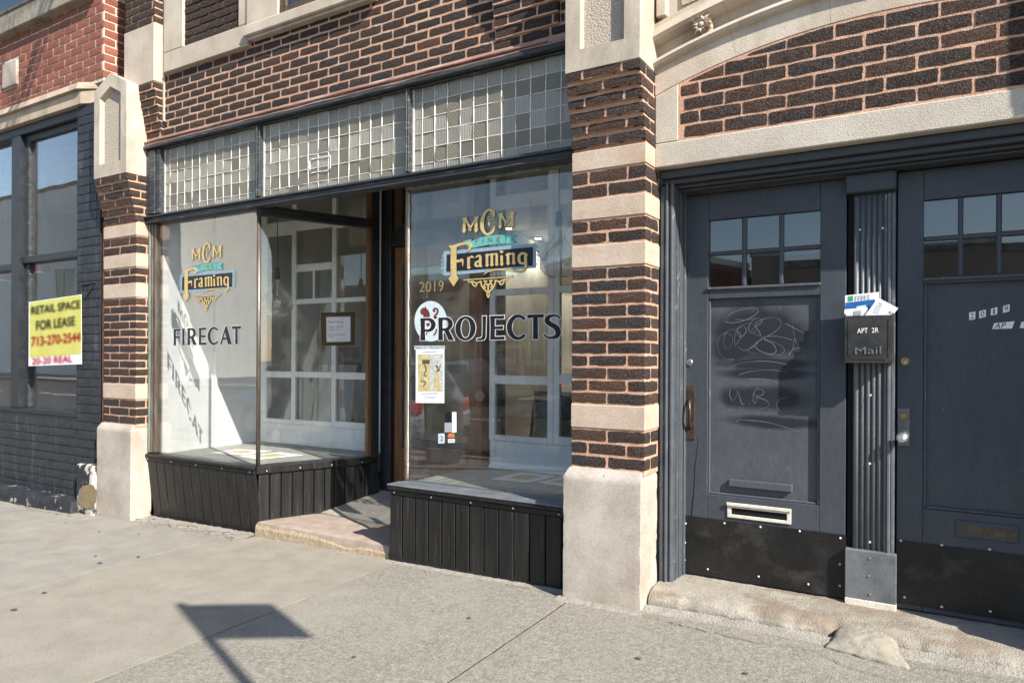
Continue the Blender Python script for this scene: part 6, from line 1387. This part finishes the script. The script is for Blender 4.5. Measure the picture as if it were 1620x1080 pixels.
# ================================================================== STREET SIGN, LITTER
tip = PG(285, 955); kk = 4.75
H = lambda k: k*math.tan(SUN_EL)*1.0
hx = Vector((.926, -.377)); base = Vector((tip.x, tip.y))+hx*kk; top = gz(tip.x, tip.y)+kk*math.tan(SUN_EL)
sgn = empty('street_sign_post', 'steel street sign post whose shadow falls across the pavement', 'sign', (base.x, base.y, gz(base.x, base.y)))
part('post', MB().tube([(base.x, base.y, gz(base.x, base.y)-.05), (base.x, base.y, top)], .027, 12), 'galvanised', sgn)
ed = (PG(425, 952)-PG(285, 955)); ed.z = 0; L_ = ed.length; ed.normalize(); bx = base+Vector((ed.x, ed.y))*.03
pn = Vector((-ed.y, ed.x, 0))*.002; z1 = top-.015; z0 = z1-.475
pa = Vector((bx.x, bx.y, 0)); pb = pa+ed*(L_-.02)
part('sign_plate', MB().add([tuple(pa+pn+Vector((0, 0, z0))), tuple(pb+pn+Vector((0, 0, z0))), tuple(pb+pn+Vector((0, 0, z1))), tuple(pa+pn+Vector((0, 0, z1))), tuple(pa-pn+Vector((0, 0, z0))), tuple(pb-pn+Vector((0, 0, z0))), tuple(pb-pn+Vector((0, 0, z1))), tuple(pa-pn+Vector((0, 0, z1)))], [(0, 1, 2, 3), (7, 6, 5, 4), (0, 4, 5, 1), (1, 5, 6, 2), (2, 6, 7, 3), (3, 7, 4, 0)]), 'galvanised', sgn)
def crack(pts, w_, label):
    pp = []
    for (ax, ay), (bx_, by_) in zip(pts, pts[1:]):
        n_ = 9
        for k in range(n_): pp.append((ax+(bx_-ax)*k/n_+random.uniform(-2.2, 2.2), ay+(by_-ay)*k/n_+random.uniform(-1, 1)))
    pp.append(pts[-1]); mb = MB()
    for i, p_ in enumerate(pp):
        q = PG(*p_); ww = w_*(.35+.65*math.sin(math.pi*(i+.6)/(len(pp)+.2)))*random.uniform(.6, 1.3); mb.v += [(q.x-ww, q.y-ww*.6, q.z+.0052), (q.x+ww, q.y+ww*.6, q.z+.0052)]
    mb.f = [(2*i, 2*i+1, 2*i+3, 2*i+2) for i in range(len(pp)-1)]; return part('crack', mb, 'joint_dark', pavement, recalc=False)
crack([(1010, 972), (1060, 985), (1120, 1000), (1200, 1018), (1290, 1030)], .0028, ''); crack([(1290, 1030), (1340, 1056), (1420, 1078)], .0024, ''); crack([(1425, 1052), (1500, 1062), (1600, 1079)], .0028, '')
crack([(20, 797), (60, 808), (120, 818)], .004, ''); crack([(300, 862), (345, 852), (395, 848)], .0016, '')
# a white stone by the stall riser, dark gum spots, leaves and twigs
q = PG(795, 916); st = MB().lathe([(.0, 0), (.016, .002), (.02, .012), (.014, .024), (.0, .028)], (q.x, q.y+.02, q.z), 9)
st.v = [tuple(Vector(v)+Vector((1, 1, .6))*noise.noise(Vector(v)*90)*.006) for v in st.v]; tag(part('white_stone', st, 'pebble', None, smooth=True), 'small white stone against the right stall riser', 'stone')
for i, (px, py) in enumerate(((158, 891), (219, 881), (151, 880), (104, 827), (157, 841), (22, 965), (70, 938), (220, 845), (742, 978), (1010, 1042), (560, 1040), (1180, 1066))):
    q = PG(px, py); r = (.018, .014, .012, .012, .012, .02, .016, .011, .012, .014, .011, .013)[i]
    g_ = MB(); g_.v = [(q.x+r*math.cos(a)*(1+.25*noise.noise(Vector((a, i, 0)))), q.y+r*math.sin(a)*.8, q.z+.0065) for a in [k*.628 for k in range(10)]]+[(q.x, q.y, q.z+.008)]; g_.f = [(k, (k+1) % 10, 10) for k in range(10)]
    tag(part('pavement_spot', g_, 'gum_dark'), ('dark chewing gum spot left of the smooth slab joint', 'dark chewing gum spot on the slab joint', 'small dark gum spot above the bigger one', 'small dark gum spot near the neighbouring wall', 'dark gum spot in front of the stone corner block', 'dry leaf fragment near the left picture edge', 'faint grey gum spot on the smooth slab', 'small dark gum spot before the left stall riser', 'dark gum spot on the coarse slab before the right stall riser', 'dark gum spot on the coarse slab before the pier base', 'dark gum spot right of the sign shadow', 'dark gum spot on the slab before the first door')[i], 'spot', 'spots on the pavement')
rl_ = random.Random(5)
lt = MB()
def leafbit(x, y, r, a):
    z = gz(x, y)+.008; o = len(lt.v)
    lt.v += [(x+r*math.cos(a), y+r*math.sin(a), z), (x+r*.4*math.cos(a+1.5), y+r*.4*math.sin(a+1.5), z+r*.35), (x-r*math.cos(a), y-r*math.sin(a), z+.002), (x-r*.4*math.cos(a+1.5), y-r*.4*math.sin(a+1.5), z+r*.2)]; lt.f += [(o, o+1, o+2, o+3)]
for k in range(90):
    x = rl_.uniform(-6.5, -4.65); leafbit(x, .06+rl_.uniform(-.13, .05), rl_.uniform(.006, .018), rl_.uniform(0, 6))
for k in range(40): x = rl_.uniform(-8.5, -6.4); leafbit(x, -.2+rl_.uniform(-.1, .05), rl_.uniform(.006, .014), rl_.uniform(0, 6))
for k in range(30): x = rl_.uniform(-3.1, -1.85); leafbit(x, .04+rl_.uniform(-.06, .03), rl_.uniform(.004, .010), rl_.uniform(0, 6))
for k in range(26): x = rl_.uniform(-4.5, -3.25); leafbit(x, .06+rl_.uniform(-.06, .03), rl_.uniform(.004, .010), rl_.uniform(0, 6))
for k in range(22):
    x = rl_.uniform(-5.7, -4.6); y = rl_.uniform(-.1, .08); a = rl_.uniform(-.5, .5); l_ = rl_.uniform(.04, .14)
    lt.tube([(x, y, gz(x, y)+.008), (x+l_*.5*math.cos(a), y+l_*.5*math.sin(a)+.008, gz(x, y)+.014), (x+l_*math.cos(a), y+l_*math.sin(a), gz(x, y)+.009)], .0016, 4)
tag(part('leaf_litter', lt, 'leaf_dry'), 'dry leaf bits and twigs swept along the wall foot', 'litter', kind='stuff')

# ================================================================== STREET SIDE (seen in the glass): cars, bin, trees, houses opposite
def make_car(name, label, x, y, paint, L=4.4, W=1.75, Hh=1.45, face=1):
    e = empty(name, label, 'car', (x, y, -.12), 'cars parked at the kerb'); z0 = -.12; mb = MB()
    prof = [(-.5, .30), (-.5, .52), (-.485, .66), (-.40, .66+.03), (-.36, .95/1.45*Hh), (-.27, 1.0*Hh*.97), (-.05, Hh), (.10, Hh*.97), (.235, .70*Hh), (.30, .66*Hh), (.46, .56*Hh), (.5, .46*Hh), (.5, .30), (.47, .22), (-.47, .22)]
    wid = [(0, .80), (.16, .95), (.45, 1.), (.62, .98)]
    def sect(yy, kx, kz): return [(x+face*p_[0]*L*kx, y+yy, z0+(p_[1] if p_[1] < .67 else .66+(p_[1]-.66)*kz)) for p_ in prof]
    rows = [sect(-W/2+.05, .985, .0), sect(-W/2, 1., .06), sect(-W/2+.06, 1., .35), sect(-W/2+.22, .995, .96), sect(0, 1., 1.), sect(W/2-.22, .995, .96), sect(W/2-.06, 1., .35), sect(W/2, 1., .06), sect(W/2-.05, .985, .0)]
    n = len(prof)
    for r_ in rows: mb.v += r_
    for i in range(len(rows)-1):
        for k in range(n): mb.f.append((i*n+k, i*n+(k+1) % n, (i+1)*n+(k+1) % n, (i+1)*n+k))
    mb.f += [tuple(range(n)), tuple(range(len(rows)*n-1, (len(rows)-1)*n-1, -1))]
    part('body', mb, paint, e, smooth=False)
    for s in (-1, 1):
        yy = y+s*(W/2-.085)
        part('side_window', MB().add([(x+face*a*L, yy+s*o_, z0+h_) for a, h_, o_ in ((-.33, .76, .045), (.19, .76, .045), (.09, Hh*.91, -.055), (-.25, Hh*.91, -.055))]+[(x+face*a*L, yy+s*(o_-.03), z0+h_) for a, h_, o_ in ((-.33, .76, .045), (.19, .76, .045), (.09, Hh*.91, -.055), (-.25, Hh*.91, -.055))], [(0, 1, 2, 3), (7, 6, 5, 4), (0, 4, 5, 1), (1, 5, 6, 2), (2, 6, 7, 3), (3, 7, 4, 0)]), 'car_glass', e)
        for a in (-.31, .31):
            c = (x+a*L, y+s*(W/2-.11), z0+.31); t_ = part('wheel', MB().lathe([(.18, -.1), (.31, -.1), (.315, 0), (.31, .1), (.18, .1)], c, 22, 'y'), 'tyre', e)
            part('rim', MB().lathe([(.0, .105), (.17, .104), (.185, .08)] if s < 0 else [(.0, -.105), (.17, -.104), (.185, -.08)], c, 16, 'y'), 'steel', t_)
        xr = x-face*.497*L; part('taillight', MB().box(min(xr, xr-face*.03), max(xr, xr-face*.03), y+s*(W/2-.2)-.13, y+s*(W/2-.2)+.13, z0+.60, z0+.80), 'tail_red', e, bev=.015)
        xf = x+face*.497*L; part('headlight', MB().box(min(xf, xf+face*.02), max(xf, xf+face*.02), y+s*(W/2-.25)-.15, y+s*(W/2-.25)+.15, z0+.52, z0+.64), 'steel', e, bev=.01)
    part('rear_window', MB().add([(x-face*.385*L-face*.02, y-.6, z0+.76), (x-face*.385*L-face*.02, y+.6, z0+.76), (x-face*.292*L-face*.03, y+.5, z0+Hh*.93), (x-face*.292*L-face*.03, y-.5, z0+Hh*.93), (x-face*.36*L, y-.6, z0+.76), (x-face*.36*L, y+.6, z0+.76), (x-face*.27*L, y+.5, z0+Hh*.9), (x-face*.27*L, y-.5, z0+Hh*.9)], [(0, 1, 2, 3), (7, 6, 5, 4), (0, 4, 5, 1), (1, 5, 6, 2), (2, 6, 7, 3), (3, 7, 4, 0)]), 'car_glass', e)
    xr = x-face*.502*L; part('number_plate', MB().box(min(xr, xr-face*.012), max(xr, xr-face*.012), y-.16, y+.16, z0+.56, z0+.72), 'plate_white', e)
    part('bumper', MB().box(x-face*.505*L-.03, x-face*.505*L+.03, y-W/2+.1, y+W/2-.1, z0+.30, z0+.46).box(x+face*.505*L-.03, x+face*.505*L+.03, y-W/2+.1, y+W/2-.1, z0+.28, z0+.44), paint, e, bev=.02)
    return e
make_car('parked_car', 'silver parked car behind the camera with red tail lamps, reflected in the right window', -9.4, -5.6, 'car_silver', face=-1)
make_car('parked_car', 'dark parked car at the kerb right of the silver one', -3.3, -5.6, 'car_dark', face=-1)
make_car('parked_car', 'grey parked car on the far side of the road', -13.5, -15., 'car_grey', face=1)
make_car('parked_car', 'dark blue parked car far right on the far side of the road', -7.2, -15., 'car_dark', face=1)
bn = empty('litter_bin', 'dark round litter bin standing near the kerb, reflected in the right window', 'bin', (-5.9, -3.9, gz(-5.9, -3.9)))
part('bin_body', MB().lathe([(.22, 0), (.25, .05), (.28, .82), (.27, .85), (.2, .86)], (-5.9, -3.9, gz(-5.9, -3.9)), 24), 'tar', bn, smooth=True); part('bin_lid', MB().lathe([(.29, .86), (.28, .93), (.16, 1.08), (.05, 1.12)], (-5.9, -3.9, gz(-5.9, -3.9)), 24), 'tar', bn, smooth=True)
def bare_tree(label, x, y, h, seed, r0=.14, lean=(0, 0), low=2.6, depth=6, limbs=()):
    R = random.Random(seed); e = empty('bare_tree', label, 'tree', (x, y, gz(x, y)), 'bare street trees'); tk = MB(); br_ = MB()
    def grow(p, d, l, r, lev):
        n = 5; pts = [p]; q = p; dd = d
        for i in range(n):
            dd = (dd+Vector((R.uniform(-1, 1), R.uniform(-1, 1), R.uniform(-.4, .9)))*.13).normalized(); q = q+dd*l/n; pts.append(q)
        rs = [r*(1-.45*i/n) for i in range(n+1)]
        (tk if lev == 0 else br_).tube(pts, rs, 10 if lev == 0 else (6 if lev < 3 else 4), cap=False)
        if lev >= depth: return
        k = 3 if lev < 2 else R.choice((2, 3))
        for i in range(k):
            a = R.uniform(0, 6.28); s = R.uniform(.35, .8); ax = Vector((math.cos(a), math.sin(a), R.uniform(-.1, .3))); nd = (dd+ax*s).normalized()
            st_ = pts[-1] if i == 0 else pts[R.randrange(2 if lev else 4, n+1)]
            grow(st_, nd, l*R.uniform(.62, .82), rs[-1]*R.uniform(.55, .8), lev+1)
    grow(Vector((x, y, gz(x, y)-.1)), Vector((lean[0], lean[1], 1)).normalized(), low, r0, 0)
    for L_ in limbs:
        pts = [Vector(p_) for p_ in L_]; br_.tube([Vector(q) for q in cat_rom(pts, 4)], [r0*.34*(1-.8*i/(4*len(pts))) for i in range(4*(len(pts)-1)+1)], 6, cap=False)
        for p_ in pts[1:]:
            for k in range(3): grow(p_, Vector((R.uniform(-.7, .7), R.uniform(-.3, .7), R.uniform(.2, 1))).normalized(), R.uniform(.7, 1.2), r0*.10, depth-2)
    part('trunk', tk, 'bark', e, smooth=True); part('crown', br_, 'bark', e, smooth=True); return e
bare_tree('bare street tree by the kerb reflected beside the gilt lettering', -3.75, -4.15, 9, 11, .105, low=3.3, depth=6, limbs=[[(-3.75, -4.15, 3.4), (-4.0, -3.2, 5.2), (-4.45, -1.9, 6.6), (-4.55, -1.15, 7.3), (-4.4, -.7, 8.1)], [(-3.75, -4.15, 3.6), (-3.8, -3.0, 5.8), (-3.75, -1.9, 7.3), (-3.8, -1.3, 8.0), (-3.5, -.9, 8.8)], [(-3.9, -3.6, 4.4), (-4.5, -2.4, 6.0), (-4.9, -1.3, 6.7), (-5.0, -.8, 7.4)]])
bare_tree('bare tree on the far pavement', -12.5, -17.2, 9, 31, .16, low=3.2, depth=5)
def house(name, label, x0, x1, y, h, wallm, wins, gable=0., coping='coping_stone'):
    e = empty(name, label, 'building', ((x0+x1)/2, y, 0)); mb = MB()
    if gable: mb.add([(x0, y, 0), (x0, y, h), ((x0+x1)/2-1.5, y, h+gable), ((x0+x1)/2+1.5, y, h+gable), (x1, y, h), (x1, y, 0), (x0, y-9, 0), (x0, y-9, h), ((x0+x1)/2-1.5, y-9, h+gable), ((x0+x1)/2+1.5, y-9, h+gable), (x1, y-9, h), (x1, y-9, 0)], [(0, 1, 2, 3, 4, 5), (11, 10, 9, 8, 7, 6), (0, 6, 7, 1), (1, 7, 8, 2), (2, 8, 9, 3), (3, 9, 10, 4), (4, 10, 11, 5)])
    else: mb.box(x0, x1, y-9, y, 0, h)
    part('wall', mb, wallm, e); cp_ = MB()
    if gable: cp_.tube([(x0, y, h+.05), ((x0+x1)/2-1.5, y, h+gable+.05), ((x0+x1)/2+1.5, y, h+gable+.05), (x1, y, h+.05)], .16, 4)
    else: cp_.box(x0-.05, x1+.05, y-.3, y+.08, h, h+.22)
    part('coping', cp_, coping, e)
    for xa, xb, za, zb in wins:
        w_ = part('window', MB().box(xa, xb, y-.02, y+.04, za, za+.1).box(xa, xb, y-.02, y+.04, zb-.1, zb).box(xa, xa+.09, y-.02, y+.039, za+.1, zb-.1).box(xb-.09, xb, y-.02, y+.039, za+.1, zb-.1).box((xa+xb)/2-.04, (xa+xb)/2+.04, y-.02, y+.038, za+.1, zb-.1).box(xa-.06, xb+.06, y-.02, y+.1, za-.1, za-.002), 'slot_cream', e)
        part('pane', MB().box(xa+.09, xb-.09, y+.005, y+.015, za+.1, zb-.1), 'opp_window', w_)
    return e
house('brick_house', 'low red brick building with gabled parapet across the street', -15.5, -5.5, -20.3, 4.1, 'opp_brick', [(-14.6+i*2.3, -13.2+i*2.3, 1.1, 2.9) for i in range(4)], .9)
house('brick_house', 'long red brick building across the street left of the gabled one', -27, -15.6, -20.3, 4.6, 'opp_brick', [(-26+i*2.7, -24.6+i*2.7, 1.1, 3.0) for i in range(4)])
house('pale_building', 'tall pale painted brick building across the street far left', -78, -36, -20.3, 12, 'opp_pale', [(-60+i*5.5, -58+i*5.5, z_, z_+2.) for i in range(4) for z_ in (1.2, 4.8)])
house('brick_house', 'tan brick building across the street on the right', -5.4, 8, -20.3, 4.5, 'opp_tan', [(-4.4+i*3, -2.9+i*3, 1.2, 2.9) for i in range(4)])
